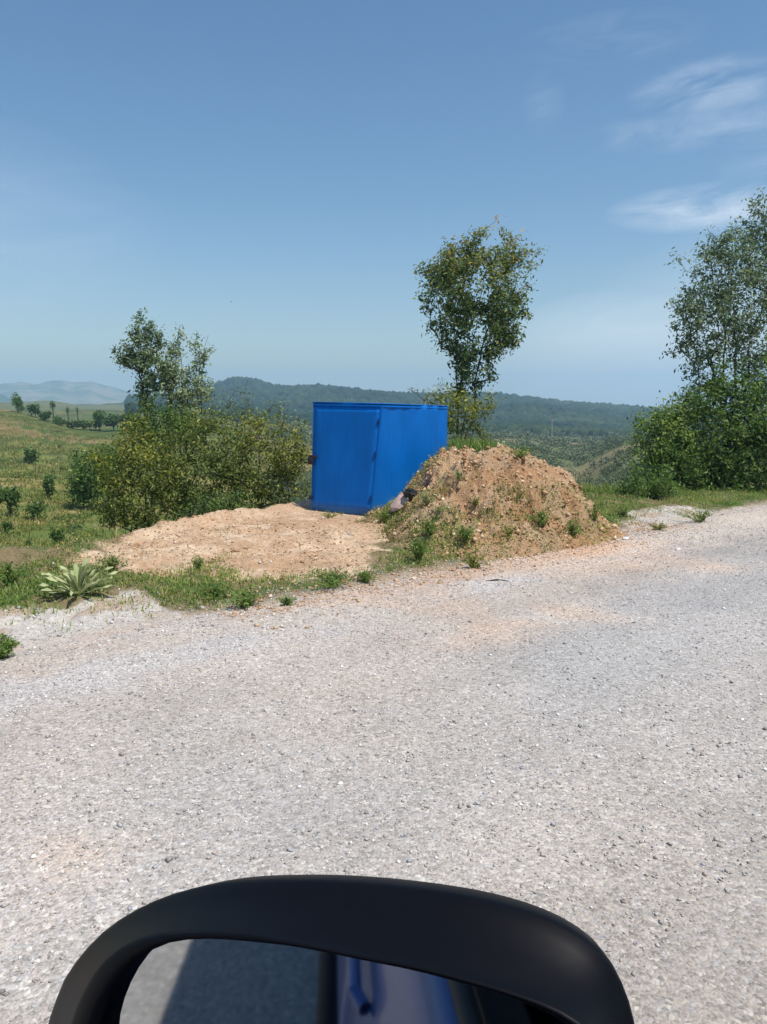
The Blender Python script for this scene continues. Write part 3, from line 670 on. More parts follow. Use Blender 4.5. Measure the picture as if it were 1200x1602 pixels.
# ------------------------------------------------------------------ trees and shrubs
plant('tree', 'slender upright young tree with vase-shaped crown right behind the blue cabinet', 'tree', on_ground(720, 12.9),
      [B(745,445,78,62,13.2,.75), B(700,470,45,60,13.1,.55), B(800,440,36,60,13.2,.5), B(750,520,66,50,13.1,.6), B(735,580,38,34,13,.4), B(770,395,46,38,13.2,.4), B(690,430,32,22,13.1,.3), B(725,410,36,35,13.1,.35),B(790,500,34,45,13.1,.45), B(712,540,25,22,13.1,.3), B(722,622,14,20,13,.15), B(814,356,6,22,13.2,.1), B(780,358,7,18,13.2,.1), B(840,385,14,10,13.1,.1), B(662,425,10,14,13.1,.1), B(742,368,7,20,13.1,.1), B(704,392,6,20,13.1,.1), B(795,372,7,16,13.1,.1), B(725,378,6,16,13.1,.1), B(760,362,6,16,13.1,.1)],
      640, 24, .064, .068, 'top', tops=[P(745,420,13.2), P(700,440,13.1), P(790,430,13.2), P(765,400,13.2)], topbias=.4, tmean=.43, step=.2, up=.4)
plant('shrub', 'yellow-green bush at the foot of the slender tree beside the cabinet', 'bush', on_ground(712, 12.3),
      [B(718,640,36,38,12.4,.4), B(745,648,24,24,12.3,.3), B(702,675,20,40,12.2,.3), B(735,690,36,18,12.2,.3)], 120, 26, .07, .055, 'yellow', topbias=.25, tmean=.42)
plant('sapling', 'thin pale twigs of a sapling showing above the cabinet roof', 'sapling', on_ground(668, 12.8),
      [B(650,612,16,12,12.8,.15), B(672,620,22,12,12.8,.2), B(694,612,14,14,12.8,.2)], 26, 9, .04, .04, 'pale', tops=[P(668,622,12.8)], tmean=.3)
# left pair of trees
plant('tree', 'slim dark-trunked tree standing left of the pale multi-stemmed tree', 'tree', on_ground(228, 14.2),
      [B(226,540,24,36,14.2,.3), B(221,505,7,20,14.2,.1), B(238,572,28,30,14.2,.35), B(205,560,14,18,14.1,.2), B(232,612,22,30,14.2,.3), B(250,530,10,14,14.2,.12), B(192,552,13,18,14.1,.2), B(262,590,18,24,14.2,.3), B(212,522,8,12,14.1,.1), B(240,505,6,8,14.2,.08)],
      230, 21, .058, .068, 'grey', M_bark_dark, tops=[P(228,545,14.2), P(221,492,14.2)], tmean=.44, r0=.0042)
plant('tree', 'pale grey-green multi-stemmed tree right of the slim dark-trunked one', 'tree', on_ground(290, 14.8),
      [B(288,605,38,34,14.8,.45), B(272,555,12,30,14.8,.2), B(281,518,6,14,14.8,.08), B(312,562,12,26,14.8,.18), B(318,524,18,4,14.8,.1), B(300,538,12,6,14.8,.1), B(318,610,14,22,14.8,.25), B(292,650,34,22,14.7,.35), B(262,585,14,24,14.8,.25), B(326,548,6,14,14.8,.1)],
      270, 20, .055, .066, 'grey', M_bark, tops=[P(275,540,14.8), P(312,555,14.8), P(293,600,14.8), P(326,524,14.8), P(282,508,14.8)], tmean=.68, r0=.0036)
plant('shrub', 'dark green bush filling the gap beneath the two left trees', 'bush', on_ground(262, 13.8),
      [B(255,665,48,30,13.9,.5), B(300,672,30,22,13.8,.4), B(225,680,26,22,13.8,.3)], 130, 28, .08, .062, 'deep', tmean=.42)
# the left thicket
GL = None
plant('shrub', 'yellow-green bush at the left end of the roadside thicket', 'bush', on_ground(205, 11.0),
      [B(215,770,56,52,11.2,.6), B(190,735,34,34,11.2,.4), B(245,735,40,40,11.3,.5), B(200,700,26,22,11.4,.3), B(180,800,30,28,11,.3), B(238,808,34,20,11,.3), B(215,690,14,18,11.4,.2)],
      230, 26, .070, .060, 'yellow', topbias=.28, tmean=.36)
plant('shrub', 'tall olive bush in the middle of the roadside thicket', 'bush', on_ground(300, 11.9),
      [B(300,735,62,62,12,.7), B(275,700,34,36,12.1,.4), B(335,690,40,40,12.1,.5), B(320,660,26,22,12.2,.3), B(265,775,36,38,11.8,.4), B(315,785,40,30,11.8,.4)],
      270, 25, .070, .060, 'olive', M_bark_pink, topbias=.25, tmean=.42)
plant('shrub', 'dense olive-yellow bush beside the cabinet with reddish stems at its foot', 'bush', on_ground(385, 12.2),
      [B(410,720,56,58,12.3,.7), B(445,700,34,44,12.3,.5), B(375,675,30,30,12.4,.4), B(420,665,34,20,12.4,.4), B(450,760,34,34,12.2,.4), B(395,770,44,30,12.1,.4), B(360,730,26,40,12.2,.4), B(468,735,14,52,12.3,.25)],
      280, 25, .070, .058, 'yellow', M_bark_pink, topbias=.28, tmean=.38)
plant('shrub', 'dark low bush between reddish stems at the foot of the thicket', 'bush', on_ground(330, 10.9),
      [B(335,790,40,20,11,.3), B(300,800,30,16,11,.25), B(370,785,26,22,11,.25)], 80, 20, .06, .045, 'deep', M_bark_pink, tmean=.4)
plant('shrub', 'blue-green bush at the far left side of the thicket', 'bush', on_ground(150, 38),
      [B(150,735,40,34,38,1.1), B(130,760,24,28,38,.9), B(165,715,24,18,38,.8)], 150, 30, .24, .17, 'deep', tmean=.55)
plant('sapling', 'thin wispy sapling rising above the thicket near the cabinet', 'sapling', on_ground(365, 13.2),
      [B(372,635,28,28,13.2,.35), B(392,592,10,8,13.2,.12), B(352,640,18,24,13.2,.25), B(430,640,26,16,13.1,.3), B(455,660,24,20,13.1,.3)], 85, 9, .06, .05, 'grey', tops=[P(390,590,13.2), P(370,640,13.2), P(445,650,13.1)], tmean=.45)
# right trees and bushes
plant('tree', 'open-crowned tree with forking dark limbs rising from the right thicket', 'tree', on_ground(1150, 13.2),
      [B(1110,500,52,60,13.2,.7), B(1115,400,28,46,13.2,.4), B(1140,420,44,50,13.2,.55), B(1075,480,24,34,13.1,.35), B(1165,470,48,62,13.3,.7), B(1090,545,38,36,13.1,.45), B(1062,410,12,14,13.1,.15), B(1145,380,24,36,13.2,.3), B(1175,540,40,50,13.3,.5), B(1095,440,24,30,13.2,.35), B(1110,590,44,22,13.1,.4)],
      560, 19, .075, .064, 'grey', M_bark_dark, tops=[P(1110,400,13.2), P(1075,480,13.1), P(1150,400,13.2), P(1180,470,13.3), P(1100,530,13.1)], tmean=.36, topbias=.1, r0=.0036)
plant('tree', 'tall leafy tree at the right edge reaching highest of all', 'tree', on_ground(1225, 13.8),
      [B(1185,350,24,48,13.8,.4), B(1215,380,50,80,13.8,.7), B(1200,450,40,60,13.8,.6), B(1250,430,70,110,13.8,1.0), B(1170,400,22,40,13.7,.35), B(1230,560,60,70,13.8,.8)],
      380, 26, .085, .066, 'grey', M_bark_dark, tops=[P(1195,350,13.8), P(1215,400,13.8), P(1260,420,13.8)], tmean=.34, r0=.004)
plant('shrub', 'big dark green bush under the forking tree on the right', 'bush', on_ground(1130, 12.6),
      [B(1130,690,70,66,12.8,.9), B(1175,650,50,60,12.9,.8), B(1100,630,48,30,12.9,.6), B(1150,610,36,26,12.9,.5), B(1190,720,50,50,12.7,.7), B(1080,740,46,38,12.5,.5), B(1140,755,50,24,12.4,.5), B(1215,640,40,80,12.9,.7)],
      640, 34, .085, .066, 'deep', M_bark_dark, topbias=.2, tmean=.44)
plant('shrub', 'mid green bush at the left end of the right thicket', 'bush', on_ground(1050, 12.5),
      [B(1045,690,44,40,12.6,.5), B(1060,650,30,24,12.7,.4), B(1025,725,30,34,12.4,.4), B(1075,720,34,40,12.5,.4), B(1020,670,18,14,12.6,.2)],
      270, 32, .078, .06, 'deep', topbias=.25, tmean=.6)
plant('shrub', 'low bright green bush in front of the right thicket', 'bush', on_ground(1012, 11.3),
      [B(1010,765,34,20,11.4,.3), B(985,775,22,14,11.3,.25), B(1040,768,24,18,11.3,.25)], 110, 26, .06, .045, 'weed', tmean=.38)
plant('shrub', 'dry brownish bush at the right foot of the dirt heap', 'bush', on_ground(915, 11.9),
      [B(912,775,20,14,11.9,.2), B(935,785,24,12,11.7,.2)], 40, 14, .05, .04, 'olive', M_bark_pink, tmean=.3)

# scrub individually visible on the left hillside and its crest
def hillshrub(name, label, px, py_foot, wpx, hpx, leaf, Y, n=900, tm=.4):
    x = (px-600)/F*Y; z = float(ground_z(np.array([x]), np.array([Y]))[0]); wd = wpx/F*Y/2; ht = hpx/F*Y
    root = empty(name, (x, Y, z)); tag(root, label, 'bush' if name == 'shrub' else 'tree', 'scrub on the grassy hillside')
    k = 9; cs = np.stack([rng.uniform(-.55, .55, k)*wd, rng.uniform(-.55, .55, k)*wd, rng.uniform(.3, .72, k)*ht], 1)
    cs[0] = (0, 0, ht*.62); rr = rng.uniform(.22, .58, k)
    i = rng.integers(0, k, n); d = rng.normal(size=(n, 3)); d /= np.linalg.norm(d, axis=1)[:, None]; d *= rng.uniform(.5, 1.1, (n, 1))
    C = cs[i]+d*rr[i][:, None]*np.array([wd, wd, ht*.62]); C[:, 2] = np.maximum(C[:, 2], .02*ht)
    V, Q = leaf_arrays(C, np.full(n, .12*max(wd*2, ht))*rng.uniform(.5, 1.3, n), .5, .6)
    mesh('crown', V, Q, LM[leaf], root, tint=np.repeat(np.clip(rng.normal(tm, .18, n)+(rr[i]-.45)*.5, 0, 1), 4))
    nodes = np.array([[0, 0, -.1], [0, 0, ht*.3], *cs]); par = np.array([-1, 0]+[1]*k); rad = np.array([.05, .04]+[.015]*k)*ht*.6
    V, Q = tubes(nodes, par, rad, 5); mesh('trunk', V, Q, M_bark_dark, root, smooth=True); return root
def ydist(px, py):                       # distance at which the hillside is seen on row py
    Y = np.geomspace(16, 170, 900); x = (px-600)/F*Y; z = ground_z(x, Y); vis = (z-H)/Y; mx = np.maximum.accumulate(vis)
    k = np.where((vis >= mx-1e-9)&(vis >= slope(py)))[0]
    return float(Y[k[0]]) if len(k) else 152.0
for nm, lab, px, py, w_, h_, lf in [
    ('shrub', 'round dark bush alone on the open terraced meadow', 49, 727, 26, 32, 'deep'),
    ('shrub', 'upright bush below and right of the lone meadow bush', 74, 782, 28, 42, 'deep'),
    ('shrub', 'largest dark bush on the hillside beside the thicket', 127, 797, 44, 62, 'deep'),
    ('shrub', 'dark bush cut by the left edge of the frame halfway down', 10, 808, 42, 50, 'deep'),
    ('shrub', 'broad low bush right of the edge-cut dark bush', 47, 815, 36, 36, 'deep'),
    ('shrub', 'lowest dark bush near the left end of the earth pad', 83, 858, 22, 34, 'deep'),
    ('shrub', 'small green bush left of the lowest dark bush', 36, 858, 18, 20, 'deep'),
    ('shrub', 'tiny bush cut by the left edge near the lowest bushes', 4, 838, 20, 26, 'deep'),
    ('shrub', 'little brown-green shrub on the meadow below the terraces', 96, 738, 12, 12, 'olive'),
    ('shrub', 'tiny dark bush in the middle of the upper terraces', 92, 678, 7, 6, 'deep'),
    ('shrub', 'tiny shrub just below the one in the upper terraces', 93, 702, 8, 8, 'deep'),
    ('shrub', 'small round bush just below the hill crest at left', 38, 646, 16, 15, 'deep'),
    ('shrub', 'dark bush low on the crest left of the hedge', 143, 658, 14, 18, 'deep'),
    ('shrub', 'dark oval bush right beside the one left of the hedge', 153, 662, 12, 10, 'deep')]:
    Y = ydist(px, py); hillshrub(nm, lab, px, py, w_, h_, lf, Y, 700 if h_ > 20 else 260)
for nm, lab, px, w_, h_, Y, lf, tm in [
    ('hill_tree', 'bright leafy tree at the left end of the hill crest', 33, 26, 30, 151, 'weed', .3),
    ('hill_tree', 'darker tree right of the bright one on the hill crest', 60, 26, 24, 150, 'deep', .4),
    ('hill_tree', 'low dark tree by the lollipop tree on the crest', 74, 26, 18, 149, 'deep', .3),
    ('hill_tree', 'broad dark tree on the crest beside the hedge', 158, 34, 34, 150, 'deep', .5),
    ('hill_tree', 'low spreading tree at the right end of the crest hedge', 200, 40, 28, 149, 'deep', .35),
    ('hill_tree', 'low dark scrub tree between the pole-like trees and the hedge', 132, 26, 16, 150, 'deep', .35),
    ('hill_tree', 'low green scrub tree beside the thinnest pole-like tree', 117, 24, 13, 149, 'olive', .3),
    ('hill_tree', 'low scrub tree at the foot of the round-headed crest tree', 96, 24, 14, 149, 'deep', .4),
    ('hill_tree', 'last dark tree of the hedge before the slim tree', 214, 30, 26, 148, 'deep', .3),
    ('hill_tree', 'dark tree in the middle of the crest hedge', 180, 34, 26, 149, 'deep', .3)]:
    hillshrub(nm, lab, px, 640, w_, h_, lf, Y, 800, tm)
def lollipop(px, Y, h_px, w_px, lab):    # bare stem with a small crown
    x = (px-600)/F*Y; z = float(ground_z(np.array([x]), np.array([Y]))[0]); ht = h_px/F*Y; wd = w_px/F*Y/2
    root = empty('hill_tree', (x, Y, z)); tag(root, lab, 'tree', 'trees along the hill crest')
    nodes = np.array([[0, 0, -.2], [.05, 0, ht*.4], [0, 0, ht*.75], [wd*.3, 0, ht*.85], [-wd*.3, .1, ht*.9]]); V, Q = tubes(nodes, np.array([-1, 0, 1, 2, 2]), np.array([.12, .1, .08, .04, .04])*ht/4)
    mesh('trunk', V, Q, M_bark_dark, root, smooth=True)
    d = rng.normal(size=(260, 3)); d /= np.linalg.norm(d, axis=1)[:, None]; C = np.array([0, 0, ht*.8])+d*rng.uniform(.3, 1, (260, 1))*np.array([wd, wd, ht*.24])
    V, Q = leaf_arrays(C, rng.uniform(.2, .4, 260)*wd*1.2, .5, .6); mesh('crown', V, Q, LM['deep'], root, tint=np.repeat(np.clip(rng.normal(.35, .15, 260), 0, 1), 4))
lollipop(87, 152, 32, 10, 'round-headed tree on a bare stem on the hill crest')
lollipop(110, 153, 30, 6, 'thin pole-like tree on the crest, left of the thinnest one')
lollipop(125, 153, 34, 5, 'thinnest pole-like tree on the crest before the hedge')

# stuff: scrub masses and far woods -------------------------------------------
def clumps(name, X, Y, Z, R, per, mt, lw=.7, lsz=.45, tm=.42):
    n = len(X); i = np.repeat(np.arange(n), per); m = len(i)
    d = rng.normal(size=(m, 3)); d /= np.linalg.norm(d, axis=1)[:, None]; d *= rng.uniform(.55, 1.05, (m, 1)); d[:, 2] = np.abs(d[:, 2])*1.1-.12
    C = np.stack([X, Y, Z], 1)[i]+d*R[i][:, None]
    o_ = d/np.linalg.norm(d, axis=1)[:, None]
    V, Q = leaf_arrays(C, R[i]*lsz*rng.uniform(.6, 1.4, m), .2, lw, out=o_*2)
    cl = rng.normal(tm, .16, n)
    return mesh(name, V, Q, mt, tint=np.repeat(np.clip(cl[i]+rng.normal(0, .1, m), 0, 1), 4))
n = 30000; Y = np.exp(rng.uniform(math.log(24), math.log(460), n)); px = rng.uniform(420, 1330, n); X = (px-600)/F*Y
dn_ = fbm(X, Y, .035, 4, 59); k = (rng.uniform(0, 1, n) < .9*sstep(.66, .50, dn_)+.08)&(rng.uniform(0, 1, n) < .36); X, Y = X[k], Y[k]
R = rng.uniform(.35, 1.0, len(X))*np.clip(Y*.011+.25, .5, 4.2)
LM['scrub'] = leafmat('valley_scrub_leaves', [(0, (.035, .06, .03)), (.4, (.085, .12, .06)), (.75, (.14, .175, .085)), (1, (.23, .23, .13))], .15)
tag(clumps('valley_scrub', X, Y, ground_z(X, Y), R*.8, 52, LM['scrub'], tm=.5, lsz=.26), 'grey-green scrub covering the valley slope behind the dirt heap', 'scrub', kind='stuff')
n = 34000; Y = np.exp(rng.uniform(math.log(430), math.log(1350), n)); px = rng.uniform(205, 1350, n); X = (px-600)/F*Y
k = rng.uniform(0, 1, n) < np.maximum(sstep(.74, .66, fbm(X, Y, .004, 4, 61)), sstep(560, 700, Y)); X, Y = X[k], Y[k]
R = rng.uniform(3.0, 6.5, len(X))*np.clip(Y/900, .6, 1.2)
def crowns(name, X, Y, Z, R, mt):
    import bmesh
    bm = bmesh.new(); bmesh.ops.create_icosphere(bm, subdivisions=1, radius=1); bv = np.array([v.co[:] for v in bm.verts]); bf = np.array([[v.index for v in f.verts] for f in bm.faces]); bm.free()
    n = len(X); v = bv[None]*(1+rng.uniform(-.35, .35, (n, len(bv), 1))); v = v*np.stack([R, R, R*.9], 1)[:, None, :]+np.stack([X, Y, Z+R*.35], 1)[:, None, :]
    return mesh(name, v.reshape(-1, 3), (bf[None]+(np.arange(n)*len(bv))[:, None, None]).reshape(-1, 3), mt, tint=np.repeat(np.clip(rng.normal(.4, .2, n)+(fbm(X, Y, .007, 4, 191)-.5)*1.6, 0, 1), len(bv)), smooth=True)
M_wood = tintmat('far_woodland', [(0, (.012, .026, .014)), (.5, (.026, .048, .022)), (1, (.055, .075, .032))], .9, .05)
tag(crowns('far_woods', X, Y, ground_z(X, Y), R, M_wood), 'dark woods covering the far ridge across the valley', 'woods', kind='stuff')
# low bushes dotted through the rough lower slope at left
n = 5200; Y = np.exp(rng.uniform(math.log(13), math.log(120), n)); px = rng.uniform(-160, 520, n); X = (px-600)/F*Y
k = (fbm(X, Y, .25, 3, 131) > .5)&(rng.uniform(0, 1, n) < np.where(Y > 60, .10, .6)); X, Y = X[k], Y[k]
tag(clumps('low_scrub', X, Y, ground_z(X, Y), rng.uniform(.10, .36, len(X))*np.clip(Y/30, .7, 1.6), 60, LM['olive'], tm=.5, lsz=.26), 'low knee-high scrub dotted over the rough hillside', 'scrub', kind='stuff')

def blades(name, X, Y, Z, ln, wd, mt, tint, label, lean=.5):
    n = len(X); a = rng.uniform(0, 6.283, n); dx, dy = np.cos(a), np.sin(a); l = np.abs(rng.normal(lean, .25, n))*ln
    b = np.stack([X, Y, Z-.01], 1); sdv = np.stack([-dy, dx, 0*dx], 1)*wd[:, None]*.5; dv = np.stack([dx, dy, 0*dx], 1)
    m1 = b+dv*(l*.35)[:, None]+np.array([0, 0, 1])*(ln*.62)[:, None]; tp = b+dv*l[:, None]+np.array([0, 0, 1])*(ln*.92)[:, None]
    V = np.stack([b-sdv, b+sdv, m1+sdv*.75, m1-sdv*.75, tp], 1).reshape(-1, 3); i = np.arange(n)*5
    return tag(mesh(name, V, [np.stack([i, i+1, i+2, i+3], 1), np.stack([i+3, i+2, i+4], 1)], mt, tint=np.repeat(tint, 5)), label, 'grass', kind='stuff')
def tufted(nt, per, gen, spread):
    X, Y = gen(nt); i = np.repeat(np.arange(len(X)), per); return X[i]+rng.normal(0, spread, len(i)), Y[i]+rng.normal(0, spread, len(i)), rng.uniform(0, 1, len(X))[i]
# verge grass: where neither pad, gravel nor mound
def verge(n):
    X, Y, t = uniform_ground(n, EDGE+.25, EDGE+5.5, -4.5, 13)
    pad = inpoly(X, Y, PAD); gr = np.maximum(np.maximum(inpoly(X, Y, GRAV), inpoly(X, Y, RSH)), inpoly(X, Y, RSH2)); nn = fbm(X, Y, 1.5, 3, 141)
    pe = perp(X, Y)-EDGE+(fbm(X, Y, 1.1, 3, 143)-.5)*.9
    dens = sstep(.12, -.12, pad+(nn-.5)*.5)*np.where(gr > 0, .10, 1)*sstep(.15, .5, pe)*sstep(.27, .44, nn)*(mound_h(X, Y) < .12)*(Y < np.interp(X, YE_X, YE_Y)+.2)
    dens = np.maximum(dens, .9*sstep(-.1, .1, inpoly(X, Y, FOOT)+(nn-.5)*.5)*sstep(.3, .5, nn))
    dens = np.maximum(dens, .8*sstep(-.1, .1, inpoly(X, Y, LEFTG)+(nn-.5)*.4)*sstep(.22, .42, nn))
    k = (rng.uniform(0, 1, n) < dens)&(Y > 3)&(np.abs(X) < .62*Y); return X[k], Y[k]
X, Y, tq = tufted(42000, 12, verge, .045)
Z = np.maximum(mound_top(X, Y), road_z(X, Y)-.01)
ln = rng.uniform(.012, .055, len(X))*(.5+1.0*tq)
blades('verge_grass', X, Y, Z, ln, rng.uniform(.004, .009, len(X)), LM['grass'], np.clip(.20+.8*fbm(X, Y, 1.6, 3, 145)+rng.normal(0, .14, len(X))+.25*(tq-.5), 0, 1), 'green and straw grass tufts along the road verge')
def on_mound(n):
    X = rng.uniform(-.5, 3.4, n); Y = rng.uniform(6.5, 9.6, n); mh = mound_h(X, Y)
    k = (mh > .04)&(rng.uniform(0, 1, n) < sstep(.5, .72, fbm(X, Y, 1.7, 3, 151))*np.where(mh > .6, .12, .7)); return X[k], Y[k]
X, Y, tq = tufted(1500, 12, on_mound, .04)
blades('heap_grass', X, Y, mound_top(X, Y), rng.uniform(.03, .10, len(X)), rng.uniform(.004, .008, len(X)), LM['dry'], np.clip(rng.normal(.35, .25, len(X)), 0, 1), 'sparse grass sprouting on the dirt heap', .6)
def crest(n):
    X = rng.uniform(.7, 2.6, n); Y = rng.uniform(10.4, 12.6, n); k = mound_h(X, Y) > .02; return X[k], Y[k]
X, Y, tq = tufted(900, 14, crest, .05)
blades('crest_grass', X, Y, mound_top(X, Y), rng.uniform(.10, .30, len(X)), rng.uniform(.006, .012, len(X)), LM['grass'], np.clip(rng.normal(.45, .2, len(X)), 0, 1), 'taller grass along the back crest of the dirt heap')
def slope_l(n):
    Y = np.exp(rng.uniform(math.log(7.2), math.log(140), n)); X = (rng.uniform(-60, 520, n)-600)/F*Y; t = Y-np.interp(X, YE_X, YE_Y)
    k = (t > .2)&(rng.uniform(0, 1, n) < .3+.7*sstep(.4, .6, fbm(X, Y, .4, 3, 161))); return X[k], Y[k]
X, Y, tq = tufted(30000, 6, slope_l, .07); sc = np.clip(Y/16, .8, 4.5)
blades('slope_grass', X, Y, ground_z(X, Y), rng.uniform(.05, .16, len(X))*sc**.5, rng.uniform(.010, .018, len(X))*sc, LM['dry'], np.clip(-.08+.8*fbm(X, Y, .35, 3, 163)+rng.normal(0, .16, len(X)), 0, 1), 'rough dry grass on the slope below the road')
def slope_r(n):
    Y = np.exp(rng.uniform(math.log(10.5), math.log(26), n)); X = (rng.uniform(900, 1260, n)-600)/F*Y; t = Y-np.interp(X, YE_X, YE_Y)
    k = (t > -.9+.8*fbm(X, Y, .8, 2, 165)*2-.2)&(perp(X, Y) > EDGE+.7); return X[k], Y[k]
X, Y, tq = tufted(6500, 9, slope_r, .05)
blades('right_bank_grass', X, Y, ground_z(X, Y), rng.uniform(.06, .22, len(X)), rng.uniform(.006, .012, len(X)), LM['grass'], np.clip(.3+.65*fbm(X, Y, .9, 3, 167)+rng.normal(0, .16, len(X)), 0, 1), 'bright grass on the bank under the right thicket')

# low leafy ground cover between the blades
def cover(name, X, Y, Z, hgt, lsz, leaf, tm, label):
    n = len(X); C = np.stack([X, Y, Z+rng.uniform(0, 1, n)**1.5*hgt], 1)
    V, Q = leaf_arrays(C, rng.uniform(.5, 1.5, n)*lsz, 1.2, .5)
    return tag(mesh(name, V, Q, LM[leaf], tint=np.repeat(np.clip(tm+(fbm(X, Y, 1.8, 3, 171)-.5)*1.2+rng.normal(0, .14, n), 0, 1), 4)), label, 'ground cover', kind='stuff')
X, Y, tq = tufted(15000, 9, verge, .05)
cover('verge_cover', X, Y, np.maximum(mound_top(X, Y), road_z(X, Y)-.01), .05, .022, 'weed', .5, 'low leafy ground cover among the verge grass')
def mcover(n):
    X = rng.uniform(-.5, 3.4, n); Y = rng.uniform(6.5, 11.6, n); mh = mound_h(X, Y)
    k = (mh > .02)&(rng.uniform(0, 1, n) < sstep(.50, .66, fbm(X, Y, 1.5, 4, 173)+.10*(mh < .35)-.10*(mh > .6))); return X[k], Y[k]
X, Y, tq = tufted(3600, 12, mcover, .05)
cover('heap_cover', X, Y, mound_top(X, Y), .06, .024, 'olive', .6, 'patchy low weeds spreading over the dirt heap')
def pcover(n):
    X = rng.uniform(-3.5, .8, n); Y = rng.uniform(5.5, 10.5, n); k = (inpoly(X, Y, PAD) > 0)&(fbm(X, Y, 1.6, 4, 175) > .63); return X[k], Y[k]
X, Y, tq = tufted(700, 7, pcover, .05)
cover('pad_cover', X, Y, ground_z(X, Y), .025, .02, 'dry', .5, 'a few thin dry weeds on the bare earth pad')
# single weeds one can point at
def weed(name, label, cat, px, py, wpx, hpx, leaf='weed', nl=150, onm=False, tm=.42, lw=.4, Yd=None):
    if onm:
        Ys = np.linspace(6.6, 12, 500); xs = (px-600)/F*Ys; zz = mound_top(xs, Ys); k = np.where((zz-H)/Ys >= slope(py))[0]; Y = float(Ys[k[0]]) if len(k) else 9.0
        x = (px-600)/F*Y; z = float(mound_top(np.array([x]), np.array([Y]))[0])
    else:
        x, Y = G(px, py); z = float(np.maximum(ground_z(np.array([x]), np.array([Y])), road_z(np.array([x]), np.array([Y])))[0])
    wd, ht = wpx/F*Y/2, hpx/F*Y
    root = empty(name, (x, Y, z)); tag(root, label, cat)
    ns = max(12, nl//8); wd *= 1.25; lob = rng.uniform(.4, 1.2, 5); st = []; par = [-1]; nodes = [np.array([0, 0, -.02])]; rad = [.004]; C = []
    for i in range(ns):
        a = rng.uniform(0, 6.28); rr = rng.uniform(.1, 1)**.7*lob[int(a/6.28*5) % 5]; tip = np.array([math.cos(a)*wd*rr, math.sin(a)*wd*rr, ht*(1.05-.55*rr)*rng.uniform(.6, 1.1)]); mid = tip*np.array([.45, .45, .62])
        nodes += [mid, tip]; par += [0, len(nodes)-2]; rad += [.0025, .0015]
        k = max(5, int(nl*1.5/ns)); f = rng.uniform(.15, 1.05, (k, 1)); C.append(np.where(f < .5, mid*f*2, mid*(2-2*f)+tip*(2*f-1))+rng.normal(size=(k, 3))*.012)
    V, Q = tubes(np.array(nodes), np.array(par), np.array(rad), 3); mesh('stem', V, Q, LM['dry'], root, tint=np.full(len(V), .4))
    C = np.concatenate(C); V, Q = leaf_arrays(C, rng.uniform(.5, 1.5, len(C))*.024, .9, lw)
    mesh('foliage', V, Q, LM[leaf], root, tint=np.repeat(np.clip(rng.normal(tm+.12, .24, len(C)), 0, 1), 4))
for a in [
 ('weed', 'small upright green weed alone in front of the earth pad', 'weed', 310, 893, 24, 24, 'weed', 120),
 ('weed', 'grass-green weed clump cut by the left edge beside the road', 'weed', 8, 1032, 56, 38, 'weed', 500),
 ('weed', 'bright green leafy clump at the far left above the rosette plant', 'weed', 14, 925, 50, 44, 'weed', 420),
 ('weed', 'green weeds behind the pale rosette plant', 'weed', 175, 905, 60, 36, 'weed', 300),
 ('weed', 'low spread of green weeds in the middle of the verge', 'weed', 335, 935, 70, 30, 'weed', 420),
 ('weed', 'dense low weeds right of the middle of the verge', 'weed', 385, 945, 60, 30, 'weed', 420),
 ('weed', 'small dark clump of weeds at the road edge', 'weed', 450, 948, 34, 16, 'weed', 160),
 ('weed', 'wide bright green clump in front of the pad near the heap', 'weed', 520, 915, 74, 26, 'weed', 520),
 ('weed', 'narrow weeds between the wide clump and the heap', 'weed', 570, 908, 40, 20, 'weed', 220),
 ('weed', 'brightest green tuft at the left foot of the dirt heap', 'weed', 655, 880, 56, 40, 'weed', 520),
 ('weed', 'ragged weeds at the front foot of the dirt heap', 'weed', 740, 888, 60, 26, 'olive', 260),
 ('weed', 'low weeds on bare shoulder right of the dirt heap', 'weed', 975, 812, 56, 22, 'weed', 260),
 ('weed', 'weeds in the gravel below the right thicket', 'weed', 1095, 818, 70, 26, 'weed', 360),
 ('weed', 'flat weed patch in the gravel right of the heap', 'weed', 1030, 832, 44, 12, 'olive', 160),
 ('weed', 'grassy weeds at the cabinet door foot', 'weed', 515, 808, 60, 10, 'olive', 120)]:
    weed(*a)
for a in [
 ('weed', 'leafy weeds growing at the cabinet corner', 'weed', 602, 818, 44, 26, 'weed', 320),
 ('weed', 'dark green weed on the lower left of the dirt heap', 'weed', 672, 838, 36, 28, 'deep', 260),
 ('weed', 'green weed on the heap above the brightest tuft', 'weed', 730, 848, 50, 26, 'weed', 320),
 ('weed', 'broad weed on the right flank of the dirt heap', 'weed', 850, 824, 44, 26, 'weed', 320),
 ('weed', 'weed on the far right skirt of the dirt heap', 'weed', 900, 840, 36, 30, 'weed', 240),
 ('weed', 'pale green weed beside the black scrap on the heap', 'weed', 668, 790, 46, 24, 'pale', 220),
 ('weed', 'small weed high on the left side of the heap', 'weed', 718, 752, 18, 20, 'weed', 90),
 ('weed', 'faint weed in the centre of the heap', 'weed', 745, 790, 22, 20, 'olive', 90),
 ('weed', 'tiny weed low on the heap between two larger ones', 'weed', 800, 838, 26, 14, 'olive', 90),
 ('weed', 'dark green weeds trailing down the heap toward the road at right', 'weed', 935, 815, 26, 26, 'deep', 160),
 ('weed', 'long weeds along the top right of the heap crest', 'weed', 815, 716, 60, 18, 'weed', 260)]:
    weed(*a, onm=True)
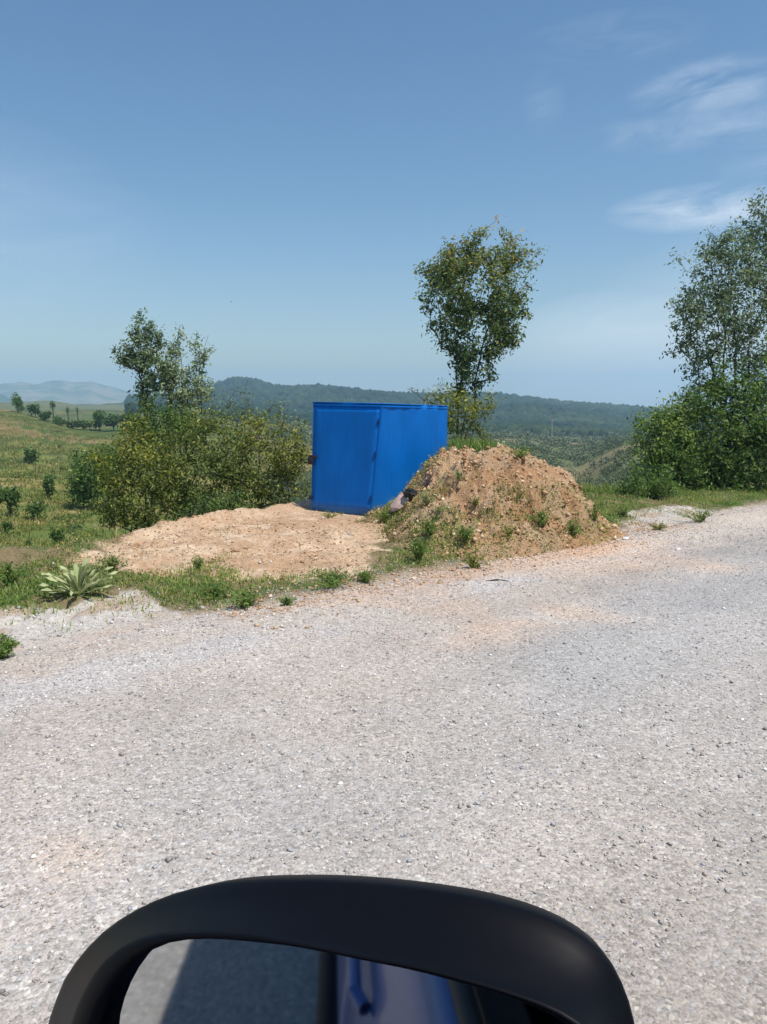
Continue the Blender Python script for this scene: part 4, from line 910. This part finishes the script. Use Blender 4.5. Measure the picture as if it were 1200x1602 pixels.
# dead purple-grey brush against the cabinet's side
def brush():
    b = on_heap(668, 762, .02); nodes = [b*0]; par = [-1]; rad = [.005]
    for i in range(26):
        a = rng.normal(size=3); a[2] = abs(a[2])*.8; a /= np.linalg.norm(a); l = rng.uniform(.10, .24)
        m_ = a*l*.5+rng.normal(size=3)*.02; nodes += [m_, a*l]; par += [0, len(nodes)-2]; rad += [.004, .002]
    V, Q = tubes(np.array(nodes), np.array(par), np.array(rad), 4)
    o = mesh('dead_brush', V, Q, simple('purplish_dry_stems', (.13, .09, .11), .9, noise=.3)); o.location = [float(v) for v in b]; tag(o, 'purplish dry brush lying on the heap against the cabinet side', 'dry brush')
brush()
# pale rosette plant with broad felted leaves
def rosette(px, py, wpx, hpx):
    x, Y = G(px, py); z = float(ground_z(np.array([x]), np.array([Y]))[0]); root = empty('rosette_plant', (x, Y, z))
    tag(root, 'pale broad-leaved rosette plant with upright felted leaves on the verge', 'plant')
    Rr = wpx/F*Y/2; ht = hpx/F*Y
    for i in range(34):
        a = i*2.399+rng.uniform(-.2, .2); el_ = math.radians(rng.uniform(60, 84) if i < 14 else rng.uniform(18, 55)); L_ = (Rr*rng.uniform(.75, 1.05) if i >= 9 else ht*rng.uniform(.8, 1.05)); wd = L_*rng.uniform(.13, .21); a += rng.uniform(-.5, .5)
        d = np.array([math.cos(a), math.sin(a), 0]); s_d = np.array([-math.sin(a), math.cos(a), 0]); pts = []
        for k in range(8):
            f = k/7; e2 = el_-f*f*.9; c = d*L_*f*math.cos(el_-f*.25)+np.array([0, 0, 1])*L_*f*math.sin(el_)*(1-.28*f*f)
            ww = wd*(math.sin(math.pi*min(1, f*.92+.06))**.7)*(.45+.65*f if f < .6 else .84)
            rip = .012*math.sin(k*2.1+i)
            pts += [c-s_d*ww*.5+np.array([0, 0, ww*.22+rip]), c, c+s_d*ww*.5+np.array([0, 0, ww*.22-rip])]
        pts = np.array(pts); fc = []
        for k in range(7):
            b = k*3; fc += [[b, b+1, b+4, b+3], [b+1, b+2, b+5, b+4]]
        tn = np.clip(np.tile([.45, .9, .45], 8)*rng.uniform(.35, 1.1), 0, 1)
        mesh('leaf', pts, np.array(fc), LM['pale'], root, tint=tn, smooth=True)
rosette(125, 938, 150, 66)
# marker and pole, seen far beyond the heap
def pole():
    Y = 230.; px = 862; x = (px-600)/F*Y; z = float(ground_z(np.array([x]), np.array([Y]))[0]); ht = Y*slope(655)+H-z
    root = empty('utility_pole', (x, Y, z)); tag(root, 'slim grey utility pole standing in the valley beyond the heap', 'utility pole')
    m_ = simple('weathered_pole', (.30, .28, .26), .8)
    V, Q = tubes(np.array([[0, 0, -.3], [0, 0, ht*.5], [0, 0, ht]]), np.array([-1, 0, 1]), np.array([.18, .16, .12]), 8); mesh('pole', V, Q, m_, root, smooth=True)
    V, Q = tubes(np.array([[-.9, 0, ht-.5], [.9, 0, ht-.5]]), np.array([-1, 0]), np.array([.07, .07]), 6); mesh('crossarm', V, Q, m_, root)
pole()
M_mark = simple('pale_green_marker_paint', (.42, .62, .38), .6, noise=.1)
pm = P(787, 706, 11.4)
mk = empty('marker_stake', pm); tag(mk, 'small pale green stake sticking up behind the heap crest', 'stake')
box_at('stake', pm+np.array([0, 0, .01]), np.array([.018, 0, 0]), np.array([0, .01, 0]), np.array([.004, 0, .13]), M_mark, mk, pm); box_at('cap', pm+np.array([0, 0, .14]), np.array([.024, 0, 0]), np.array([0, .014, 0]), np.array([.0, 0, .012]), M_mark, mk, pm)
# bird high above the thicket
def bird():
    b = P(362, 472, 60.); V = []; Fc = []
    s = [(-.16, .012), (-.10, .035), (0, .045), (.1, .03), (.15, .018), (.18, .004)]
    for x, r_ in s:
        for k in range(6): V.append((x, r_*math.cos(k*1.047), r_*math.sin(k*1.047)))
    for i in range(5):
        for k in range(6): Fc.append([i*6+k, i*6+(k+1) % 6, i*6+6+(k+1) % 6, i*6+6+k])
    o_ = len(V)
    for sg in (-1, 1):
        b0 = len(V); V += [(.08, sg*.03, .02), (.09, sg*.2, .07), (-.02, sg*.36, .03), (-.06, sg*.2, .055), (-.07, sg*.03, .015)]
        Fc += [[b0, b0+1, b0+3, b0+4], [b0+1, b0+2, b0+3, b0+1][:4]]
    me = bpy.data.meshes.new('bird'); me.from_pydata(V, [], [f if len(set(f)) == 4 else list(dict.fromkeys(f)) for f in Fc]); me.materials.append(simple('dark_feathers', (.05, .045, .04), .8))
    o = bpy.data.objects.new('bird', me); COL.objects.link(o); o.location = [float(v) for v in b]; o.scale = (.45, .45, .45); o.rotation_euler = (.2, -.1, .5); tag(o, 'tiny dark bird gliding in the sky above the thicket', 'bird')
bird()
# dark flat twig lying on the gravel
x, y = G(780, 913)
V, Q = tubes(np.array([[-.1, 0, .012], [0, .012, .02], [.09, -.01, .012]]), np.array([-1, 0, 1]), np.array([.005, .007, .003]), 6)
o = mesh('twig', V, Q, M_bark_dark); o.location = (x, y, .01); tag(o, 'short dark twig lying on the whitish gravel in front of the heap', 'twig')

# ------------------------------------------------------------------ the car the photograph is taken from
OC = np.array([LP[0]*.12, LP[1]*.12, 0])               # origin on its left flank, beside the camera
def W(s, q, z): return np.array([s*HD[0]+q*LP[0]+OC[0], s*HD[1]+q*LP[1]+OC[1], z])
car = empty('car', W(-.6, -.85, 0)); tag(car, 'blue car whose black door mirror fills the bottom of the view', 'car')
CB = np.array(car.location)
M_car = simple('glossy_blue_car_paint', (.004, .06, .26), .35, .0, .03, 5, coat=.3); M_trim = simple('black_plastic_trim', (.003, .0036, .006), .5, noise=.12, scale=120, bump=0, spec=.11)
M_dark = simple('dark_interior', (.012, .012, .013), .9, noise=.2); M_tyre = simple('tyre_rubber', (.02, .02, .02), .9); M_rim = simple('silver_rim', (.5, .5, .52), .3, .9)
M_rubber = simple('window_seal', (.01, .01, .01), .6)
mgl, t, n_, l_ = mat('tinted_car_glass'); p_ = n_.new('ShaderNodeBsdfPrincipled'); p_.inputs['Base Color'].default_value = (.25, .3, .3, 1); p_.inputs['Transmission Weight'].default_value = 1; p_.inputs['Roughness'].default_value = .02; p_.inputs['IOR'].default_value = 1.1
o_ = n_.new('ShaderNodeOutputMaterial'); l_.new(p_.outputs[0], o_.inputs[0])
mmr, t, n_, l_ = mat('mirror_glass'); p_ = n_.new('ShaderNodeBsdfPrincipled'); p_.inputs['Base Color'].default_value = (.58, .62, .65, 1); p_.inputs['Metallic'].default_value = 1; p_.inputs['Roughness'].default_value = .035
o_ = n_.new('ShaderNodeOutputMaterial'); l_.new(p_.outputs[0], o_.inputs[0])
def loft(name, rows, m, parent=car, close=False, smooth=True, origin=CB, solid=.0):
    R_ = np.array(rows)-origin; n, k = R_.shape[:2]; i = np.arange(n*k).reshape(n, k)
    if close: i = np.concatenate([i, i[:, :1]], 1)
    f = np.stack([i[:-1, :-1], i[1:, :-1], i[1:, 1:], i[:-1, 1:]], -1).reshape(-1, 4)
    o = mesh(name, R_.reshape(-1, 3), f, m, parent, smooth=smooth)
    if solid: md = o.modifiers.new('thickness', 'SOLIDIFY'); md.thickness = solid; md.offset = 0
    return o
WIDTH = 1.70
prof = [(-.035, 1.0), (-.012, .985), (.004, .95), (.022, .86), (.035, .72), (.042, .60), (.03, .56), (.034, .50), (.026, .36), (-.01, .27), (-.05, .24)]
def flank(name, s0, s1, side_, m, k=10, nar=lambda s: 0, arches=()):
    rows = []
    for s in np.linspace(s0, s1, k):
        row = []
        for q, z in prof:
            qq = q-nar(s)
            zz = z-(.06*max(0, (s-.6))**1.1 if z > .9 else 0)
            for c in arches:
                d = s-c
                if abs(d) < .36 and z < .66: zz = max(zz, .30+math.sqrt(max(0, .36**2-d*d)) * 1.0)
            row.append(W(s, qq if side_ > 0 else -WIDTH-qq, zz))
        rows.append(row)
    return loft(name, rows, m, solid=.008)
nar = lambda s: .16*max(0, (s-1.1)/.9)**2+.12*max(0, (-2.2-s)/.6)**2
for sd_ in (1, -1):
    o = flank('front_door', -.72, .42, sd_, M_car); d_o = o
    flank('rear_door', -1.62, -.735, sd_, M_car)
    flank('front_fender', .435, 1.95, sd_, M_car, 40, nar, (1.1,)); flank('rear_fender', -2.75, -1.635, sd_, M_car, 32, nar, (-1.95,))
    q0 = .035 if sd_ > 0 else -WIDTH-.035
    for s in (-.62, -1.5):
        V_, Q_ = tubes(np.array([W(s-.0, q0, .84), W(s+.03, q0+.012*sd_, .843), W(s+.13, q0+.012*sd_, .843), W(s+.16, q0, .84)])-CB, np.array([-1, 0, 1, 2]), np.array([.009]*4), 8)
        mesh('door_handle', V_, Q_, M_car, car, smooth=True)
    q1 = -.03 if sd_ > 0 else -WIDTH+.03
    V_, Q_ = tubes(np.array([W(.45, q1, 1.0), W(-.7, q1, 1.004), W(-2.4, q1, 1.03)])-CB, np.array([-1, 0, 1]), np.array([.011]*3), 6); mesh('window_seal', V_, Q_, M_rubber, car, smooth=True)
    q2 = .05 if sd_ > 0 else -WIDTH-.05
    V_, Q_ = tubes(np.array([W(.9, q2, .44), W(-.7, q2, .44), W(-1.6, q2, .44)])-CB, np.array([-1, 0, 1]), np.array([.026]*3), 8); mesh('side_moulding', V_, Q_, M_trim, car, smooth=True)
    # pillars: A, B, C
    def pil(a, b, r_=.03):
        mid = (a+b)/2+np.array([0, 0, .02]); V_, Q_ = tubes(np.array([a, mid, b])-CB, np.array([-1, 0, 1]), np.array([r_]*3), 6); mesh('pillar', V_, Q_, M_car, car, smooth=True)
    sq = lambda q: q if sd_ > 0 else -WIDTH-q
    pil(W(.95, sq(-.06), .97), W(.22, sq(-.22), 1.46)); pil(W(-.78, sq(-.04), 1.0), W(-.85, sq(-.2), 1.48), .035); pil(W(-2.45, sq(-.08), 1.02), W(-2.0, sq(-.24), 1.46), .045)
    loft('rear_window', [[W(-.86, sq(-.05), 1.01), W(-.9, sq(-.2), 1.45)], [W(-2.3, sq(-.07), 1.02), W(-1.98, sq(-.22), 1.45)]], mgl)
rows = []
for s in np.linspace(.22, -2.0, 10):
    rows.append([W(s, -.2-(WIDTH-.4)*f, 1.475+.05*math.sin(math.pi*f)-.02*((s+.8)/1.2)**2) for f in np.linspace(0, 1, 9)])
loft('roof', rows, M_car, solid=.02)
loft('windscreen', [[W(.22, -.22-(WIDTH-.44)*f, 1.46+.04*math.sin(math.pi*f)) for f in np.linspace(0, 1, 7)], [W(.98, -.08-(WIDTH-.16)*f, .97) for f in np.linspace(0, 1, 7)]], mgl)
loft('hood', [[W(s, -.02-nar(s)-(WIDTH-.04-2*nar(s))*f, .985-.06*max(0, s-.6)**1.1-.10*max(0, (s-1.5)/.5)**2+.05*math.sin(math.pi*f)) for f in np.linspace(0, 1, 9)] for s in np.linspace(.97, 1.98, 10)], M_car, solid=.01)
loft('front_bumper', [[W(1.93+.1*math.sin(math.pi*f)*1.2, -.16-(WIDTH-.32)*f, z) for f in np.linspace(0, 1, 9)] for z in (.84, .7, .5, .3, .24)], M_car, solid=.02)
loft('tailgate', [[W(-2.0-.72*g-.04*math.sin(math.pi*f), -.2+.1*g-(WIDTH-.4+.2*g)*f, z) for f in np.linspace(0, 1, 7)] for g, z in ((0, 1.46), (.6, 1.05), (1, .8), (1.02, .5), (1, .26))], M_car, solid=.02)
loft('interior_floor', [[W(s, -.08, .34), W(s, -WIDTH+.08, .34)] for s in (.9, -2.5)], M_dark, solid=.02)
loft('dashboard', [[W(.95, -.09-(WIDTH-.18)*f, .95) for f in (0, .5, 1)], [W(.48, -.09-(WIDTH-.18)*f, .96) for f in (0, .5, 1)], [W(.42, -.09-(WIDTH-.18)*f, .6) for f in (0, .5, 1)]], M_dark, solid=.02)
for sd_ in (1, -1):
    q = -.085 if sd_ > 0 else -WIDTH+.085
    loft('door_lining', [[W(s, q+(.045*sd_), 1.0), W(s, q, .985), W(s, q, .35)] for s in (.42, -2.3)], M_dark, solid=.01)
for s in (-.62, -1.55):
    for q in (-.48, -1.22):
        rows = []
        for z, d in ((.62, .0), (.95, -.10), (1.25, -.2)): rows.append([W(s-.0+d+.05*math.cos(a), q+.22*math.sin(a), z) for a in np.linspace(0, 6.283, 13)[:-1]])
        loft('seat_back', rows, M_dark, close=True)
        loft('seat_cushion', [[W(s+.0, q-.23, zz), W(s+.5, q-.23, zz), W(s+.5, q+.23, zz), W(s, q+.23, zz)] for zz in (.36, .5, .52)], M_dark, close=True)
def wheel(s, q, sg):
    c = W(s, q, .31); ax = np.array([LP[0], LP[1], 0])*sg; hx = np.array([HD[0], HD[1], 0]); up = np.array([0, 0, 1.])
    root = mesh('wheel', *[np.array([c-CB+hx*.07*math.cos(a)+up*.07*math.sin(a)+ax*.06 for a in np.linspace(0, 6.283, 9)[:-1]]), np.array([[0, 1, 2, 3], [0, 3, 4, 7], [4, 5, 6, 7]])], M_rim, car)
    def ringl(name, pr, m):
        rows = [[c+ax*o2+(hx*math.cos(a)+up*math.sin(a))*r2 for r2, o2 in pr] for a in np.linspace(0, 6.2832, 33)]; return loft(name, rows, m, root)
    ringl('tyre', [(.20, .07), (.25, .09), (.30, .085), (.31, .06), (.31, -.08), (.29, -.1), (.2, -.1)], M_tyre)
    ringl('rim', [(.205, .07), (.19, .05), (.12, .03), (.05, .055)], M_rim)
for s in (1.1, -1.95):
    wheel(s, -.10, 1); wheel(s, -WIDTH+.10, -1)

# door mirror: rim traced at its own distance, shell bulging away from the driver
MD = .30
def Pc(px, py, depth):                   # pixel at depth along the view axis
    v = (801-py)/F; return np.array([(px-600)/F*depth, (CT+v*ST)*depth, H+(-ST+v*CT)*depth])
Mc = Pc(520, 1640, MD)
mn = np.array([-.38, -.9, .10]); mn /= np.linalg.norm(mn)
def onplane(px, py, off):                # where the sight line of a pixel meets the mirror plane shifted back by off
    d = Pc(px, py, 1.0)-np.array([0, 0, H]); q = Mc-mn*off; k = np.dot(q-np.array([0, 0, H]), mn)/np.dot(d, mn); return np.array([0, 0, H])+d*k
def resample(pts, n):
    # closed Catmull-Rom through pts, then even spacing
    p = np.array(pts, float); m = len(p); out = []
    for i in range(m):
        a, b, c, d = p[i-1], p[i], p[(i+1) % m], p[(i+2) % m]
        for t in np.linspace(0, 1, 24, endpoint=False):
            out.append(.5*((2*b)+(-a+c)*t+(2*a-5*b+4*c-d)*t*t+(-a+3*b-3*c+d)*t**3))
    out = np.array(out); ctr = np.array([540, 1750]); an = np.unwrap(np.arctan2(out[:, 1]-ctr[1], out[:, 0]-ctr[0]))
    if an[-1] < an[0]: out = out[::-1]; an = an[::-1]
    tgt = np.linspace(0, 2*math.pi, n, endpoint=False); a0 = an[0]; tg = a0+((tgt-a0) % (2*math.pi)); 
    return np.stack([np.interp(tg, an, out[:, 0], period=None), np.interp(tg, an, out[:, 1])], 1)
outer = [(70,1625),(84,1575),(108,1520),(165,1455),(245,1408),(340,1382),(450,1375),(570,1379),(700,1394),(800,1415),(880,1445),(940,1486),(972,1535),(993,1602),(1005,1700),(990,1850),(930,1980),(800,2060),(600,2090),(380,2060),(200,1980),(90,1850),(60,1720)]
crease = [(105,1640),(125,1570),(165,1505),(225,1468),(300,1458),(380,1460),(467,1474),(567,1494),(650,1509),(733,1530),(810,1553),(883,1582),(935,1625),(965,1700),(950,1850),(880,1950),(780,2010),(600,2040),(400,2010),(240,1940),(130,1840),(98,1740)]
inner = [(150,1640),(160,1590),(184,1540),(222,1497),(268,1474),(330,1469),(400,1474),(467,1482),(567,1502),(650,1519),(733,1541),(810,1565),(875,1594),(918,1635),(945,1705),(930,1840),(860,1930),(760,1985),(600,2010),(420,1985),(280,1920),(185,1830),(150,1740)]
NR = 96; O_, Cr, In = resample(outer, NR), resample(crease, NR), resample(inner, NR)
def loopw(L2, off): return np.array([onplane(a, b, off) for a, b in L2])
rows = [loopw(In, .010), loopw(In, .001), loopw(In*.55+Cr*.45, -.0015), loopw(Cr, .001)]
O30 = loopw(O_, .034); C0 = loopw(Cr, .0)
for f, off in ((.10, .004), (.45, .016), (.80, .027), (.95, .031)):
    rows.append(loopw(Cr, off)*(1-f)+loopw(O_, off)*f)
rows += [O30]
cen = O30.mean(0)
for f, off in ((.965, .046), (.90, .058), (.78, .069), (.6, .077), (.35, .082), (.05, .084)):
    rows.append(cen+(O30-cen)*f-mn*(off-.034))
mir = loft('side_mirror', rows, M_trim, close=True); mir['label'] = 'black plastic door mirror housing'
g = loopw(In, .0085); gc = g.mean(0); gv = np.concatenate([g, [gc]])-CB; k_ = np.arange(NR)
mesh('mirror_glass', gv, np.stack([k_, (k_+1) % NR, np.full(NR, NR)], 1), mmr, mir)
arm_a = Pc(900, 1800, .30)-mn*.03; arm_b = W(.34, -.02, 1.03)
V_, Q_ = tubes(np.array([arm_a, (arm_a+arm_b)/2, arm_b])-CB, np.array([-1, 0, 1]), np.array([.03, .028, .034]), 10); mesh('mirror_arm', V_, Q_, M_trim, car, smooth=True)

# ------------------------------------------------------------------ air
m, t, n_, l_ = mat('thin_blue_air'); pv = n_.new('ShaderNodeVolumePrincipled'); pv.inputs['Color'].default_value = (.50, .76, 1, 1); pv.inputs['Density'].default_value = .0004; pv.inputs['Anisotropy'].default_value = .1
o_ = n_.new('ShaderNodeOutputMaterial'); l_.new(pv.outputs[0], o_.inputs['Volume'])
hb = np.array([[x, y, z] for x in (-4200, 4200) for y in (-1500, 4300) for z in (-140., 150.)])
tag(mesh('haze', hb, np.array([[0,1,3,2],[4,6,7,5],[0,4,5,1],[2,3,7,6],[0,2,6,4],[1,5,7,3]]), m), 'thin blue haze lying over the valley and hills', 'haze', kind='stuff')
